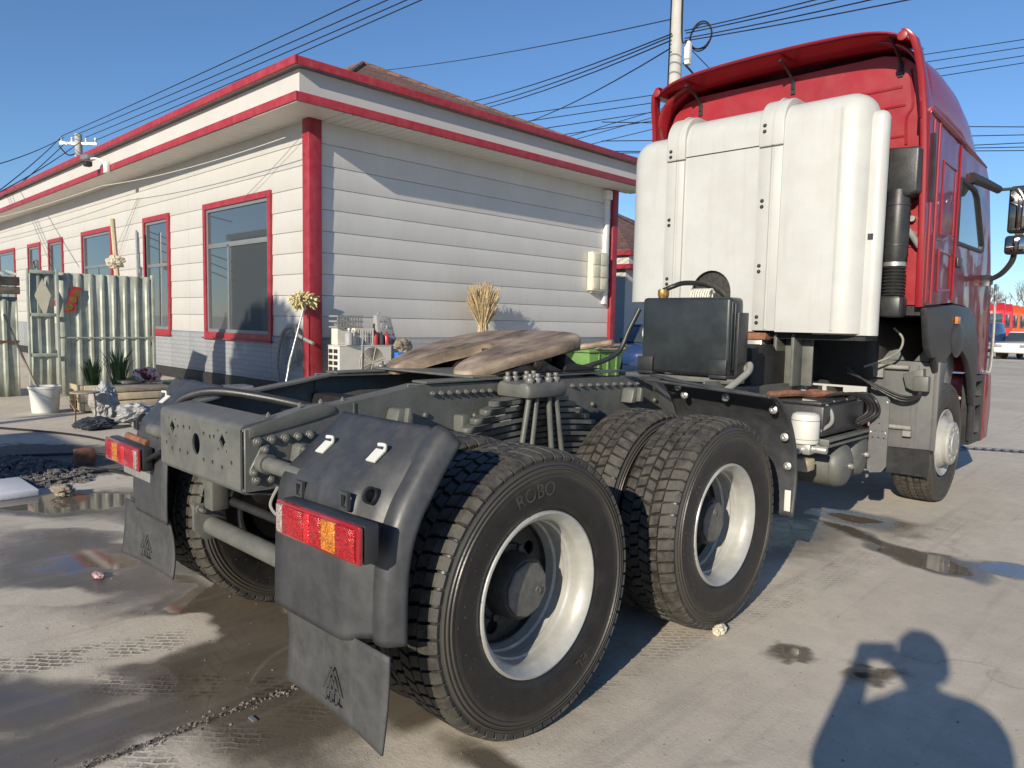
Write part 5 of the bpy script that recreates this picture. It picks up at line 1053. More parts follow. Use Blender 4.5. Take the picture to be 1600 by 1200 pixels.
# gravel heap, loose stones and joint rubble (nobody could count them)
def stones(n, fn, smin, smax, name, mm, seed):
    q = random.Random(seed); g = MB()
    for i in range(n):
        x, y, z = fn(q); s_ = smin*(smax/smin)**(q.random()**1.6); v = []
        for k in range(8): v.append((x + (1 if k & 1 else -1)*s_*q.uniform(.3, .6), y + (1 if k & 2 else -1)*s_*q.uniform(.3, .6), z + (s_*q.uniform(.3, .7) if k & 4 else -s_*.2)))
        g.add(v, [(0, 2, 3, 1), (4, 5, 7, 6), (0, 1, 5, 4), (2, 6, 7, 3), (0, 4, 6, 2), (1, 3, 7, 5)])
    o_ = g.build(name, mm, None, sharp=20); o_['kind'] = 'stuff'; return o_
m = bpy.data.materials.new('striped'); m.use_nodes = True; v_ = m.node_tree.nodes.new('ShaderNodeTexNoise'); v_.inputs['Scale'].default_value = 9; r_ = m.node_tree.nodes.new('ShaderNodeValToRGB'); r_.color_ramp.interpolation = 'CONSTANT'
for k_, (p_, c_) in enumerate(((0, (.02, .02, .022)), (.40, (.42, .05, .07)), (.47, (.5, .48, .46)), (.60, (.40, .22, .22)))):
    e_ = r_.color_ramp.elements[k_] if k_ < 2 else r_.color_ramp.elements.new(p_); e_.position = p_; e_.color = (*c_, 1)
m.node_tree.links.new(m.node_tree.nodes.new('ShaderNodeNewGeometry').outputs['Position'], v_.inputs['Vector']); m.node_tree.links.new(v_.outputs['Fac'], r_.inputs[0]); m.node_tree.links.new(r_.outputs[0], m.node_tree.nodes['Principled BSDF'].inputs['Base Color']); MATS['striped'] = m
crumple('cloth', 'striped', 'crumpled red, white and black cloth on the crate by the shed', 'cloth', (-9.25, 2.36, .42), .13, 4, (1, 1.3, .75))
mat('foam_grey', (.36, .365, .38), .7, 0, .1, 8, .2, 40)
mat('stone_dark', (.15, .14, .13), .8, 0, .5, 30); mat('stone_pale', (.38, .35, .30), .85, 0, .4, 30)
mat('stone_mid', (.22, .195, .165), .85, 0, .5, 40)
def heap(q): a, r = q.uniform(0, 6.28), q.random()**.6; x, y = -5.3+1.1*r*math.cos(a), -.35+.55*r*math.sin(a)+.25*r*math.cos(a); return (x, y, .10*max(0, 1-r)*q.random())
tag(stones(2600, heap, .010, .042, 'gravel', 'stone_dark', 2), 'dark gravel spread over the muddy ground at the left', 'gravel')
def joint(q): return (.272 + q.gauss(0, .014), -1.5 + 1.3*q.random()**.8, .001)
tag(stones(300, joint, .002, .010, 'joint_rubble', 'stone_mid', 3), 'crumbled rubble in the slab joint near the mud flap', 'rubble')
def grit(q): return (q.uniform(-1.8, 3.0), q.uniform(-1.6, 4.5), .0)
tag(stones(1100, grit, .002, .009, 'grit', 'stone_mid', 4), 'scattered grit on the yard concrete', 'grit')
crumple('paper_scrap', 'paper', 'crumpled tan paper scrap against the second rear tyre', 'paper', (1.21, 1.27, 0), .028, 21, (.8, 1.5, .7))
tag(MB().box(.36, .40, -.70, -.685, .001, .006).build('wrapper', 'alu', None), 'tiny grey-blue wrapper beside the slab joint', 'wrapper')
crumple('litter', 'cloth_pink', 'small pinkish litter on the wet ground left of the left flap', 'litter', (-1.62, -.62, 0), .035, 31, (1.6, .7, .3))

# ------------------------------------------------------------------ at the shop wall
ac = thing('air_conditioner', 'cream outdoor air-conditioner unit beside the red corner post', 'air conditioner', (-8.35, 5.72, .42))
MB().plate([(-.55, 0), (.55, 0), (.55, .58), (-.55, .58)], [circle2(.14, .285, .272, 40)], 0, .14, .16).build('front_panel', 'ac_white', ac)
MB().box(-.18, .139, -.50, .55, 0, .58).build('casing', 'ac_white', ac, bevel=.02)
MB().box(-.20, .15, -.56, -.501, 0, .58).build('side_louvre_frame', 'ac_white', ac, bevel=.012)
for i in range(2):
    for k in range(5): MB().box(-.17+i*.16, -.05+i*.16, -.566, -.5605, .04+k*.105, .11+k*.105).build('louvre_slot', 'dark_in', ac)
MB().box(-.2, .17, -.57, .57, .581, .60).build('top', 'ac_white', ac, bevel=.01)
MB().cyl((.141, .14, .285), (.146, .14, .285), .27, 40).build('fan_well', 'dark_in', ac)
gr = MB()
for k in range(12): gr.lathe([(.03+k*.022, .158), (.0345+k*.022, .164), (.037+k*.022, .158)], (0, .14, .285), 0, 40)
for k in range(3): t = k*math.pi/3+.3; gr.cyl((.162, .14-.27*math.cos(t), .285-.27*math.sin(t)), (.162, .14+.27*math.cos(t), .285+.27*math.sin(t)), .005, 6)
gr.build('fan_grille', 'ac_white', ac)
for y in (-.4, .4): MB().box(-.15, .12, y-.03, y+.03, -.42, 0).build('stand', 'galv', ac)
ZA = 1.023
cr = thing('plastic_crate', 'cream openwork plastic crate on the air conditioner', 'crate', (-8.40, 5.72, ZA))
for z in (0, .14, .27): MB().box(-.16, .16, -.20, .20, z, z+.03).build('crate_rim', 'ac_white', cr)
for k in range(8): MB().box(.15, .162, -.20+k*.052, -.172+k*.052, .03, .27).build('crate_slat', 'ac_white', cr)
for k in range(5): MB().box(-.16+k*.07, -.13+k*.07, -.205, -.195, .03, .27).build('crate_slat', 'ac_white', cr)
MB().box(-.14, .14, -.18, .18, .01, .24).build('contents', 'stone_pale', cr)
cr2 = thing('plastic_crate', 'grey openwork crate stacked behind the cream crate', 'crate', (-8.48, 5.50, ZA+.30))
for z in (0, .10, .19): MB().box(-.14, .14, -.28, .26, z, z+.03).build('crate_rim', 'hose_grey', cr2)
for k in range(9): MB().box(.13, .142, -.28+k*.06, -.25+k*.06, .03, .19).build('crate_slat', 'hose_grey', cr2)
MB().box(-.10, .10, -.25, .24, -.298, -.01).build('crate_stand', 'ac_white', cr2)
def bottle(loc, r, h, mm, lab, capm='white_plastic', grp=None):
    b_ = thing('bottle', lab, 'bottle', loc, 0, grp); MB().lathe([(0, 0), (r, .004), (r, h*.62), (r*.75, h*.72), (r*.32, h*.80), (r*.32, h*.90)], ax=2, n=18).build('body', mm, b_); MB().lathe([(r*.36, h*.88), (r*.36, h), (0, h)], ax=2, n=12).build('cap', capm, b_)
bottle((-8.19, 5.36, ZA), .075, .30, 'bag_white', 'white plastic bottle at the left end of the air conditioner')
bottle((-8.28, 5.98, ZA), .055, .26, 'red_can', 'red bottle just right of the cream crate', 'red_can', 'bottles on the air conditioner')
bottle((-8.26, 6.10, ZA), .05, .24, 'jacket', 'black bottle between two red bottles', 'jacket', 'bottles on the air conditioner')
bottle((-8.25, 6.21, ZA), .05, .24, 'red_can', 'red bottle right of the black bottle', 'red_can', 'bottles on the air conditioner')
tag(MB().lathe([(.05, -.012), (.075, -.012), (.075, .012), (.05, .012)], (-8.2, 6.12, 1.36), 0, 22, True).build('tape_roll', 'bag_white', None), 'white tape roll on top of the bottles', 'tape roll')
ct = thing('carton', 'white speckled paper bag standing on the air conditioner', 'bag', (-8.45, 6.30, ZA))
g = MB().hexa([(-.12, -.20, .0), (.12, -.20, .0), (.12, .22, .0), (-.12, .22, .0), (-.07, -.20, .55), (.05, -.22, .53), (.06, .10, .50), (-.07, .12, .52)]); g.build('bag_body', 'bag_white', ct, bevel=.012)
MB().tube([(0, -.18, .52), (.01, -.12, .60), (0, -.05, .52)], .008, 6).build('bag_string', 'bag_white', ct)
for k in range(14): MB().box(.121-.075*(k // 4)*.18-.004, .127-.075*(k // 4)*.18, -.15+.085*(k % 4), -.135+.085*(k % 4), .06+.12*(k // 4), .08+.12*(k // 4)).build('speckle', 'dark_in', ct)
crumple('rag', 'wood_old', 'brown rag hanging at the right end of the air conditioner', 'rag', (-8.2, 6.55, .86), .14, 41, (.7, 1.2, .8))
tag(MB().box(-8.25, -8.1, 6.36, 6.56, .72, .88).build('blue_packet', 'blue_pack', None, bevel=.01), 'blue packet tucked behind the air conditioner', 'packet')
tag(MB().tube([(-8.19, 5.62, .42), (-8.185, 5.64, 1.3)], .012, 8, 1).build('white_stick', 'bag_white', None), 'thin white stick leaning on the air conditioner grille', 'stick')
mp = thing('mop', 'fringed yellowish mop with metal handle leaning on the red corner post', 'mop', (0, 0, 0))
MB().tube([(-8.72, 4.36, .0), (-8.78, 4.55, .75), (-8.88, 4.90, 1.75)], .016, 10, 1).build('handle', 'steel_light', mp); MB().tube([(-8.765, 4.51, .62), (-8.785, 4.57, .82)], .021, 10, 1).build('grip', 'galv', mp)
q = random.Random(6); g = MB()
for k in range(150):
    a = Vector((q.gauss(0, 1), q.gauss(0, 1), q.gauss(0, 1))).normalized(); c0 = Vector((-8.86, 4.86, 1.80)) + Vector((0, q.uniform(-.14, .14), q.uniform(-.03, .03))); e = c0 + a*.16*Vector((.7, .9, .75)).length*.8 + Vector((0, 0, -.02)); g.tube([c0, (c0+e)/2 + Vector((0, 0, .02)), e], .013, 5, 2)
g.build('fringe', 'mop', mp)
hs = thing('hose_coil', 'coiled grey wire hanging below the big window by the post', 'hose'); g = MB(); q = random.Random(8)
for k in range(9):
    r_ = .30 + q.uniform(-.06, .05); dx, dz = q.uniform(-.04, .04), q.uniform(-.04, .04); g.tube([(-9.55+dx + r_*math.cos(t), 5.0+q.uniform(-.02, .02), .95+dz + r_*math.sin(t)*1.1) for t in [i*math.pi/6 for i in range(13)]], .006, 5, 3)
g.build('coil', 'hose_grey', hs); MB().tube([(-9.95, 4.98, 0.1), (-10.02, 4.98, .7), (-9.8, 4.98, 1.22), (-9.4, 4.98, 1.32), (-9.05, 4.86, 1.18), (-8.6, 4.9, 1.04)], .03, 8).build('pipe', 'hose_grey', hs)
# dry pampas bundle
g = MB(); q = random.Random(12)
for k in range(420):
    t = q.uniform(0, 6.28); sp = q.random()**.6*.42; h = q.uniform(.75, 1.28)*(1-.25*sp); b0 = Vector((-8.55, 8.95, 1.08)); m1 = b0 + Vector((.12*math.cos(t)*sp, .35*math.sin(t)*sp, h*.5)); e = b0 + Vector((.5*math.cos(t)*sp, 1.15*math.sin(t)*sp, h))
    g.tube([b0 + Vector((q.gauss(0, .05), q.gauss(0, .07), 0)), m1, e], lambda u: .004 + .011*max(0, math.sin(u*3.1))*u, 4, 2)
    if k % 2 == 0:
        for j in range(3):
            c0 = m1.lerp(e, .4+.25*j); d = Vector((q.gauss(0, .03), q.gauss(0, .05), .06)); g.add([c0, c0+d+Vector((0, .012, 0)), c0+d*1.5, c0+d-Vector((0, .012, 0))], [(0, 1, 2, 3)])
gb = thing('dry_grass_bundle', 'bundle of dry straw-coloured reeds standing at the side wall', 'reeds'); g.build('stalks', 'straw', gb, sharp=80)
MB().lathe([(.16, .0), (.20, .5), (.23, 1.06), (.20, 1.08), (.19, 1.0)], (-8.55, 8.95, 0), 2, 20).build('pot', 'wood_old', gb)
# green wheelie bin behind the truck
bn = thing('wheelie_bin', 'bright green wheelie bin with a rope loop behind the chassis', 'bin', (-6.6, 10.35, 0))
MB().hexa([(-.26, -.48, .08), (.26, -.48, .08), (.26, .42, .08), (-.26, .42, .08), (-.33, -.62, .90), (.33, -.62, .90), (.33, .56, .90), (-.33, .56, .90)]).build('body', 'green_bin', bn, bevel=.04)
MB().box(-.36, .36, -.66, .60, .90, .955).build('rim', 'green_bin', bn, bevel=.02)
for y in (-.3, 0, .3): MB().box(.30, .345, y-.012, y+.012, .15, .88).build('rib', 'green_bin', bn)
for y in (-.42, .36): MB().cyl((-.30, y, .09), (-.22, y, .09), .09, 16).build('wheel', 'rubber', bn)
tag(MB().tube([(-6.22+.10*math.cos(t), 10.42+.52*math.sin(t), 1.0+.05*math.cos(t)) for t in [i*math.pi/8 for i in range(17)]], .035, 7, 2).build('rope_loop', 'wood_old', None), 'brown rope loop lying on the green wheelie bin', 'rope')
tag(MB().box(-6.9, -6.6, 9.2, 10.5, .955, 1.0).build('plank', 'wood_pale', None, bevel=.008), 'weathered plank resting on the green wheelie bin', 'plank').rotation_euler = (0, 0, 0)
# masts behind the shed
ms = thing('wooden_mast', 'pale wooden mast with a pale rag tied on, rising behind the shed', 'pole', (0, 0, 0))
MB().tube([(-17.02, 4.52, .0), (-17.14, 4.48, 2.2), (-17.27, 4.43, 3.85)], .06, 8, 1).build('shaft', 'wood_pale', ms)
crumple('tied_rag', 'paper', None, None, (-17.16, 4.44, 2.62), .15, 15, (.6, 1.3, .9)).parent = ms
tag(MB().tube([(-16.80, 4.86, 0), (-16.82, 4.83, 3.58)], .03, 8, 1).build('thin_post', 'steel_light', None), 'thin grey post behind the shed right of the wooden mast', 'post')

# ------------------------------------------------------------------ poles and wires
p1 = thing('utility_pole', 'tall concrete utility pole behind the shop corner, cut by the top of the picture', 'pole', (-7.32, 14.15, 0))
MB().cyl((0, 0, 0), (0, 0, 11.5), .19, 18, .13).build('shaft', 'concrete_pole', p1)
MB().lathe([(.28, -.02), (.31, -.02), (.31, .02), (.28, .02)], (.42, .42, 8.55), 1, 24, True).build('cable_loop', 'cable', p1); MB().tube([(.42+.29*math.cos(t), .42, 8.55+.29*math.sin(t)*1.2) for t in [i*.5 for i in range(28)]], .018, 5, 2).build('cable_loop', 'cable', p1)
MB().box(.16, .30, .10, .25, 7.85, 8.4).build('junction_box', 'gutter', p1, bevel=.02); MB().tube([(.16, -.05, 11.4), (.17, -.05, 8.6), (.24, .1, 8.4)], .02, 5).tube([(-.16, -.02, 11), (-.19, -.02, 6), (-.19, 0, 3)], .018, 5).tube([(.15, .1, 7.9), (.35, .3, 7.6), (.25, .2, 7.5)], .025, 5).build('riser_cable', 'cable', p1)
MB().cyl((0, -.7, 9.9), (0, .7, 9.9), .05, 8).build('crossarm', 'steel_light', p1)
p2 = thing('utility_pole', 'distant utility pole with crossarm and insulators behind the shop roof at left', 'pole', (-35.95, 8.95, 0))
MB().cyl((0, 0, 0), (0, 0, 9.75), .22, 12, .16).build('shaft', 'concrete_pole', p2)
MB().box(-.05, .05, -.85, .85, 9.28, 9.38).build('crossarm', 'steel_light', p2); p2.rotation_euler = (0, 0, R(-45))
for y in (-.78, -.3, .35, .78): MB().lathe([(0, 9.62), (.04, 9.60), (.06, 9.53), (.04, 9.48), (.06, 9.43), (.03, 9.38)], (0, y, 0), 2, 10).build('insulator', 'porcelain', p2)
MB().tube([(0, -.9, 9.2), (0, -.5, 8.8), (0, -.1, 8.9)], .03, 5).build('stay', 'cable', p2)
def lines(lab, spans, r=.014, sag=.25, ext=(0, 0), mm='cable'):
    t_ = thing('power_line', lab, 'wires', (0, 0, 0), 0, 'overhead wires')
    for a, b in spans:
        a = Vector(a); b = Vector(b); d = b-a; a2 = a - d*ext[0]; b2 = b + d*ext[1]
        MB().tube([a2.lerp(b2, k/12) - Vector((0, 0, sag*4*(k/12)*(1-k/12))) for k in range(13)], r, 5, 1).build('wire', mm, t_)
lines('four wires rising from the distant pole over the shop roof', [((-36.5, 8.42, 9.66), (-9.96, 8.96, 9.44)), ((-36.11, 8.8, 9.68), (-9.32, 9.59, 9.54)), ((-35.72, 9.16, 9.6), (-8.92, 9.98, 9.6)), ((-35.35, 9.51, 9.5), (-8.63, 10.28, 9.66))], .016, .12, (0, .6))
lines('wires dropping from the distant pole to the left edge', [((-36.5, 8.42, 9.64), (-24.6, 2.57, 4.47)), ((-36.35, 8.54, 9.38), (-24.58, 2.56, 4.18)), ((-35.88, 8.99, 9.39), (-24.61, 2.58, 4.66)), ((-36.43, 8.48, 9.59), (-24.7, 2.63, 5.77))], .018, .25, (0, .3))
lines('bundle of black wires running from the near pole behind the shop roof', [((-7.53, 13.99, 8.49), (-23.77, 20.95, 11.33)), ((-7.53, 13.99, 8.40), (-23.45, 21.26, 11.28)), ((-7.52, 14.02, 8.57), (-24.0, 20.76, 11.56)), ((-7.49, 14.0, 8.21), (-21.6, 22.99, 10.74))], .018, .35, (.012, .3))
lines('single thin wire from the near pole towards the roof ridge', [((-7.51, 14.07, 8.96), (-26.88, 18.15, 13.08))], .014, .3, (.012, .3))
lines('wires leaving the near pole towards the upper right', [((-7.21, 14.33, 8.69), (-1.8, 12.48, 7.81)), ((-7.18, 14.35, 8.63), (-1.64, 12.63, 7.76)), ((-7.19, 14.32, 8.5), (-1.47, 12.79, 7.65)), ((-7.19, 14.32, 8.44), (-.98, 13.26, 7.64))], .014, .12, (0, .9))
lines('thin stay wire slanting down from the near pole behind the cab', [((-7.16, 14.34, 8.35), (-3.74, 20.3, 3.5))], .012, .05)
lines('four parallel wires in the sky right of the cab roof', [((-4.39, 19.87, 8.83), (-.94, 23.31, 9.66)), ((-4.38, 19.86, 8.62), (-.93, 23.3, 9.45)), ((-4.36, 19.85, 8.38), (-.91, 23.29, 9.22)), ((-4.35, 19.84, 8.17), (-.9, 23.28, 9.03))], .012, .05, (3, 2))
lines('lower wires with a dark bundle right of the cab', [((-3.01, 21.0, 7.08), (-.76, 23.19, 7.12)), ((-2.99, 20.99, 6.81), (-.74, 23.18, 6.93)), ((-2.97, 20.98, 6.54), (-.73, 23.17, 6.74)), ((-2.97, 20.97, 6.48), (-.72, 23.16, 6.60)), ((-2.96, 20.97, 6.41), (-.71, 23.16, 6.49))], .013, .05, (3, 2))
lines('three wires low behind the roof between shop and white fairing', [((-17.16, 21.48, 8.85), (-13.88, 24.83, 10.3)), ((-17.13, 21.46, 8.52), (-13.84, 24.8, 9.78)), ((-17.17, 21.49, 9.04), (-13.9, 24.84, 10.56))], .016, .05, (.6, 2))
lines('thin white cord strung under the front eave', [((-8.9, 4.55, 4.55), (-18.0, 4.45, 4.75)), ((-18.0, 4.45, 4.75), (-34, 4.0, 4.9))], .008, .10, (0, 0), 'white_wire')
lines('thin cords slanting across the front wall', [((-9.15, 5.02, 4.72), (-11.4, 5.02, 3.86)), ((-17.3, 5.04, 4.45), (-19.2, 5.03, 3.1)), ((-17.2, 5.04, 4.45), (-19.0, 5.03, 2.9))], .005, .02, (0, 0), 'hose_grey')

# ------------------------------------------------------------------ things beyond
fb = thing('far_shop_building', 'further white building with brown roof and red trim seen between shop and truck', 'building', (-26, 24, 0))
MB().box(0, 12.5, -3.0, 5, 0, 3.55).build('wall', 'siding', fb); MB().box(-.3, 12.9, -3.3, 5.3, 3.55, 3.72).build('lower_fascia', 'trim_red', fb); MB().box(-.1, 12.7, -3.1, 5.1, 3.72, 4.05).build('cornice', 'band', fb); MB().box(-.3, 12.9, -3.3, 5.3, 4.05, 4.2).build('upper_fascia', 'trim_red', fb)
MB().add([(-.3, -3.3, 4.2), (12.9, -3.3, 4.2), (12.9, 5.3, 4.2), (-.3, 5.3, 4.2), (4, 1, 6.6), (8.6, 1, 6.6)], [(0, 1, 5, 4), (1, 2, 5), (2, 3, 4, 5), (3, 0, 4), (3, 2, 1, 0)]).build('roof', 'shingle', fb, sharp=10)
for y in (-1.0, 2.2): MB().box(12.5, 12.56, y, y+1.3, .9, 2.9).build('window', 'trim_red', fb); MB().box(12.56, 12.575, y+.12, y+1.18, 1.02, 2.78).build('pane', 'pane', fb)
def car(name, lab, loc, rz, col, grp=None):
    c_ = thing(name, lab, 'car', loc, rz, grp)
    body = [(-2.15, .35), (-2.2, .62), (-2.05, .88), (-1.15, .98), (1.4, .98), (2.1, .90), (2.2, .65), (2.15, .35)]
    MB().prism(body, 1, -.86, .86).build('body', col, c_, bevel=.10, seg=3)
    MB().prism([(-1.25, .97), (-.55, 1.46), (.75, 1.48), (1.55, .97)], 1, -.74, .74).build('cabin', 'cab_glass', c_, bevel=.08, seg=3)
    MB().prism([(-.60, 1.44), (-.52, 1.50), (.72, 1.52), (.80, 1.46)], 1, -.70, .70).build('roof', col, c_, bevel=.03)
    for x in (-1.35, 1.35):
        for y in (-.80, .80): MB().lathe([(0, -.1), (.20, -.1), (.31, -.08), (.31, .08), (.20, .1), (0, .1)], (x, y, .31), 1, 24).build('wheel', 'rubber', c_)
    for y in (-.62, .62): MB().box(-2.22, -2.10, y-.2, y+.2, .66, .80).build('headlight', 'lens_clear', c_, bevel=.03); MB().box(2.10, 2.22, y-.2, y+.2, .66, .82).build('tail_light', 'lens_red', c_, bevel=.03)
    for y in (-.98, .86): MB().box(-.75, -.6, y, y+.12, .95, 1.08).build('door_mirror', col, c_, bevel=.03)
    return c_
car('parked_car', 'dark blue car parked between the shop corner and the white fairing', (-9.3, 17.0, 0), R(100), 'car_blue', 'parked cars')
car('parked_car', 'white car parked far off at the right edge', (-4.9, 46.5, 0), R(80), 'car_white', 'parked cars')
pk = thing('pickup_truck', 'dark blue pickup with open tailgate parked far off at the right edge', 'pickup', (-7.0, 44.5, 0), R(78))
MB().prism([(-2.5, .55), (-2.5, 1.25), (-.2, 1.25), (-.1, .55)], 1, -.9, .9).build('cargo_bed', 'car_blue', pk, bevel=.04); MB().prism([(-.15, .5), (-.15, 1.3), (.25, 1.95), (1.3, 1.95), (1.75, 1.3), (2.6, 1.15), (2.65, .5)], 1, -.88, .88).build('cabin', 'car_blue', pk, bevel=.08)
MB().box(-2.56, -2.51, -.85, .85, .55, .95).build('tailgate', 'black_plastic', pk, bevel=.02)
for x in (-1.5, 1.7):
    for y in (-.8, .8): MB().lathe([(0, -.12), (.36, -.1), (.36, .1), (0, .12)], (x, y, .36), 1, 20).build('wheel', 'rubber', pk)
def far_truck(loc, col, lab, rz):
    t_ = thing('parked_truck', lab, 'truck', loc, rz, 'row of parked trucks')
    MB().prism([(-1.1, .9), (-1.1, 3.0), (-.9, 3.5), (.2, 3.55), (.95, 3.0), (1.1, 2.0), (1.15, .5), (.5, .5), (.4, .9)], 1, -1.22, 1.22).build('cab', col, t_, bevel=.10, seg=2)
    MB().box(1.02, 1.16, -1.05, 1.05, 1.75, 2.75).build('windscreen', 'cab_glass', t_, bevel=.05); MB().box(-.4, .75, 1.20, 1.24, 1.85, 2.7).box(-.4, .75, -1.24, -1.20, 1.85, 2.7).build('side_window', 'cab_glass', t_)
    MB().box(1.1, 1.25, -1.2, 1.2, .4, .95).build('bumper', 'black_plastic', t_, bevel=.04); MB().box(-5.5, -1.0, -.42, .42, .75, 1.05).build('chassis', 'chassis', t_)
    for x in (.1, -3.6, -4.9):
        for y in (-1.0, 1.0): MB().lathe([(0, -.15), (.3, -.15), (.52, -.13), (.52, .13), (.3, .15), (0, .15)], (x, y, .52), 1, 20).build('wheel', 'rubber', t_)
    for y in (-1.42, 1.42): MB().box(.75, .85, y-.1, y+.1, 1.9, 2.7).build('mirror', 'black_plastic', t_, bevel=.03)
    return t_
FT = [('far_red', 'red'), ('far_red', 'dark red'), ('orange', 'orange'), ('orange', 'bright orange'), ('far_red', 'scarlet')]
for k, (cl_, nm_) in enumerate(FT): far_truck((-9.8 - k*.10, 60+k*3.2, 0), cl_, '%s truck cab, %s from the left in the far parked row' % (nm_, ['first', 'second', 'third', 'fourth', 'fifth'][k]), R(-75))
# leafless trees on the horizon
def bare_tree(loc, h, seed, lab):
    q = random.Random(seed); g = MB(); tw = MB()
    def grow(p, d, l, r, lev):
        e = p + d*l; (g if lev < 2 else tw).cyl(p, e, r, 6 if lev < 2 else 3, r*.62, False)
        if lev >= 5: return
        for k in range(3 if lev else 5):
            a = d.orthogonal().normalized(); a.rotate(Matrix.Rotation(q.uniform(0, 6.28), 3, d)); nd = (d*1.0 + a*q.uniform(.35, .75) + Vector((0, 0, .22))).normalized()
            grow(p + d*l*q.uniform(.55, 1.0), nd, l*q.uniform(.55, .78), max(.012, r*.55), lev+1)
    grow(Vector((0, 0, 0)), Vector((q.uniform(-.08, .08), q.uniform(-.08, .08), 1)).normalized(), h*.33, h*.022, 0)
    t_ = thing('bare_tree', lab, 'tree', loc, 0, 'leafless trees on the horizon'); g.build('trunk', 'bark', t_); tw.build('crown', 'bark', t_)
for k, (x, y, h) in enumerate(((-12.5, 92, 9.0), (-15, 84, 8.5), (-9.5, 99, 9.6), (-17.5, 97, 9.5), (-12, 105, 10.5), (-6.5, 92, 9.2), (-20, 92, 8.5), (-14, 112, 11))): bare_tree((x, y, 0), h, 50+k, 'leafless grey tree beyond the parked trucks, %s' % ['centre front', 'left of the mirror', 'under the lower mirror', 'farthest left of the clump', 'tall one at the back', 'at the right picture edge', 'low one by the cab edge', 'tallest one behind all'][k])
tag(MB().prism([(-140, 0), (-140, 3), (-120, 5.0), (-60, 5.6), (0, 5.2), (80, 6), (160, 4), (160, 0)], 1, 150, 170).build('far_hedge', 'bark', None), 'hazy grey line of bare scrub along the horizon', 'scrub')['kind'] = 'stuff'
# drain grate across the yard
gt = thing('drain_grate', 'iron drain grate set in the concrete ahead of the front wheel', 'grate', (1.15, 8.95, 0), R(25))
MB().plate([(-2.2, -.16), (2.2, -.16), (2.2, .16), (-2.2, .16)], [[(-2.15+k*.1, -.12), (-2.09+k*.1, -.12), (-2.09+k*.1, .12), (-2.15+k*.1, .12)] for k in range(43)], 2, .001, .012).build('grid', 'grate', gt); MB().box(-2.18, 2.18, -.15, .15, .0005, .001).build('pit', 'dark_in', gt)

# ------------------------------------------------------------------ out of the picture, but throwing shadow or reflection into it
vn = thing('shadow_van', 'added unseen white box van that shades the ground at the left', 'van', (-3.65, -8.2, 0), 0)  # added out of view to throw the shadow over the left ground
MB().box(-1.75, 1.0, -1.05, 1.05, .75, 3.2).build('cargo_box', 'car_white', vn, bevel=.03); MB().prism([(1.02, .55), (1.02, 2.5), (1.45, 2.45), (1.9, 1.6), (2.15, 1.4), (2.2, .55)], 1, -.95, .95).build('cabin', 'car_white', vn, bevel=.06); MB().box(-1.7, 2.0, -.4, .4, .5, .75).build('chassis', 'chassis_dark', vn)
for x in (-1.0, 1.55):
    for y in (-.85, .85): MB().lathe([(0, -.12), (.38, -.1), (.38, .1), (0, .12)], (x, y, .38), 1, 22).build('wheel', 'rubber', vn)
yb = thing('yard_building', 'long pale workshop with dark doors across the yard, right of the truck', 'building', (9.5, 34, 0), 0)
MB().box(0, 9, -14, 14, 0, 4.6).build('wall', 'siding', yb); MB().box(-.4, 9.4, -14.4, 14.4, 4.6, 5.0).build('roof', 'trim_red', yb)
for k in range(5): MB().box(-.04, 0, -12.5+k*5.2, -9.5+k*5.2, 0, 3.2).build('door', 'alu', yb)
lw = thing('grey_warehouse', 'grey flat-roofed warehouse across the road, mirrored in the shop windows', 'building', (-52, -24, 0), 0)
MB().box(-12, 14, -5, 5, 0, 8.5).build('wall', 'wall_dark', lw); MB().box(-12.3, 14.3, -5.3, 5.3, 8.5, 9.0).build('roof', 'galv', lw); MB().box(-6, -2, 5, 5.05, 0, 4).build('door', 'alu', lw)

tr_ = thing('shadow_tree', 'added unseen round-headed tree that shades the lower shop wall', 'tree', (-5.5, -12.0, 0)); q = random.Random(77); g = MB()  # added out of view, crown shaped to shade the shop wall
MB().tube([(1.2, 0, 0), (.9, .02, 3), (0, 0, 6.4)], lambda u: .16*(1-.5*u), 10).tube([(0, 0, 5.2), (.6, .1, 6.2), (1.2, .1, 7.2)], .06, 6).tube([(0, 0, 5.4), (-.6, -.1, 6.3), (-1.2, 0, 7.1)], .06, 6).build('trunk', 'bark', tr_)
for k in range(3600):
    v = Vector((q.gauss(0, 1), q.gauss(0, 1), q.gauss(0, 1))).normalized()*q.random()**.4; c_ = Vector((v.x*1.55, v.y*1.3, 7.45 + v.z*1.35)); a_ = Vector((q.gauss(0, 1), q.gauss(0, 1), q.gauss(0, 1))).normalized(); b_ = a_.orthogonal().normalized()
    g.add([c_-a_*.13, c_+b_*.06, c_+a_*.13, c_-b_*.06], [(0, 1, 2, 3)])
g.build('crown', 'leaf', tr_)

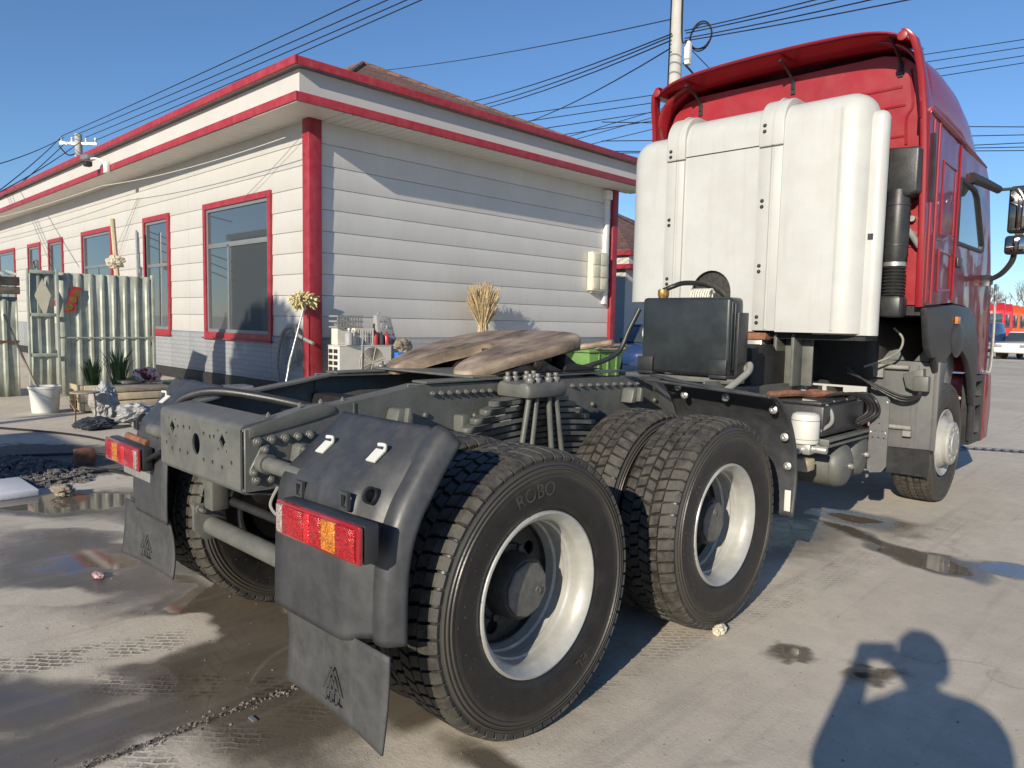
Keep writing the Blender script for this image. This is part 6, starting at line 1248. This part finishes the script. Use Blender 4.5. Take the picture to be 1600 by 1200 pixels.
# the photographer, whose shadow falls on the concrete
def person():
    bm = bmesh.new(); sk = bm.verts.layers.skin.verify()
    J = {'pel': ((0, 0, .95), .20, .15), 'bel': ((0, .0, 1.10), .225, .16), 'ch': ((0, .0, 1.28), .24, .15), 'nb': ((0, .0, 1.43), .10, .09), 'nk': ((0, .015, 1.50), .055, .06), 'h0': ((0, .03, 1.56), .072, .085), 'h1': ((0, .03, 1.66), .082, .098), 'h2': ((0, .02, 1.735), .05, .06)}
    for s in (1, -1):
        n_ = 'R' if s > 0 else 'L'
        J.update({'sh'+n_: ((s*.21, 0, 1.39), .10, .095), 'el'+n_: ((s*.29, .16, 1.19), .075, .07), 'wr'+n_: ((s*.085, .36, 1.455), .042, .042), 'pa'+n_: ((s*.060, .395, 1.475), .034, .026),
                  'hp'+n_: ((s*.10, 0, .90), .10, .10), 'kn'+n_: ((s*.12, .02, .50), .072, .072), 'an'+n_: ((s*.13, -.02, .10), .048, .05), 'to'+n_: ((s*.15, .16, .04), .045, .035)})
    V = {}
    for k, (p, a, b) in J.items(): v = bm.verts.new(p); V[k] = v; v[sk].radius = (a, b)
    V['pel'][sk].use_root = True
    E = [('pel', 'bel'), ('bel', 'ch'), ('ch', 'nb'), ('nb', 'nk'), ('nk', 'h0'), ('h0', 'h1'), ('h1', 'h2')]
    for n_ in 'RL': E += [('nb', 'sh'+n_), ('sh'+n_, 'el'+n_), ('el'+n_, 'wr'+n_), ('wr'+n_, 'pa'+n_), ('pel', 'hp'+n_), ('hp'+n_, 'kn'+n_), ('kn'+n_, 'an'+n_), ('an'+n_, 'to'+n_)]
    for a, b in E: bm.edges.new((V[a], V[b]))
    for s, n_ in ((1, 'R'), (-1, 'L')):        # fingers closing round the phone
        b0 = Vector(J['pa'+n_][0])
        for k in range(5):
            z = [.028, .012, -.004, -.020, -.034][k]; l = [.030, .036, .038, .034, .028][k]
            q0 = bm.verts.new(b0 + Vector((s*.012, .016, z))); q1 = bm.verts.new(b0 + Vector((s*.012, .016+l, z*1.2))); q2 = bm.verts.new(b0 + Vector((-s*.012, .020+l*1.2, z*1.2)))
            for q_ in (q0, q1, q2): q_[sk].radius = (.0095, .0095)
            bm.edges.new((V['pa'+n_], q0)); bm.edges.new((q0, q1)); bm.edges.new((q1, q2))
    me = bpy.data.meshes.new('person'); bm.to_mesh(me); bm.free(); o_ = bpy.data.objects.new('person', me); COL.objects.link(o_)
    o_.modifiers.new('skin', 'SKIN').use_smooth_shade = True; o_.modifiers.new('sub', 'SUBSURF').levels = 2; o_.modifiers['sub'].render_levels = 2; me.materials.append(MATS['jacket']); return o_
pn = person(); tag(pn, 'person in dark jacket holding up a phone, standing behind the camera', 'person')
fx, fy = -math.sin(.7696), math.cos(.7696)
pn.location = (2.865 - fx*.52 - .035, -1.911 - fy*.52 - .0, 0); pn.rotation_euler = (0, 0, .7696)
MB().lathe([(.0, 1.775), (.06, 1.765), (.098, 1.715), (.106, 1.66), (.100, 1.60), (.085, 1.575)], (0, .0, 0), 2, 22).build('hair', 'cable', pn)
ph = tag(MB().box(-.085, .085, .404, .412, 1.455, 1.54).build('phone', 'cable', None, bevel=.003), 'black phone held up by the person behind the camera', 'phone'); ph.location = pn.location; ph.rotation_euler = pn.rotation_euler
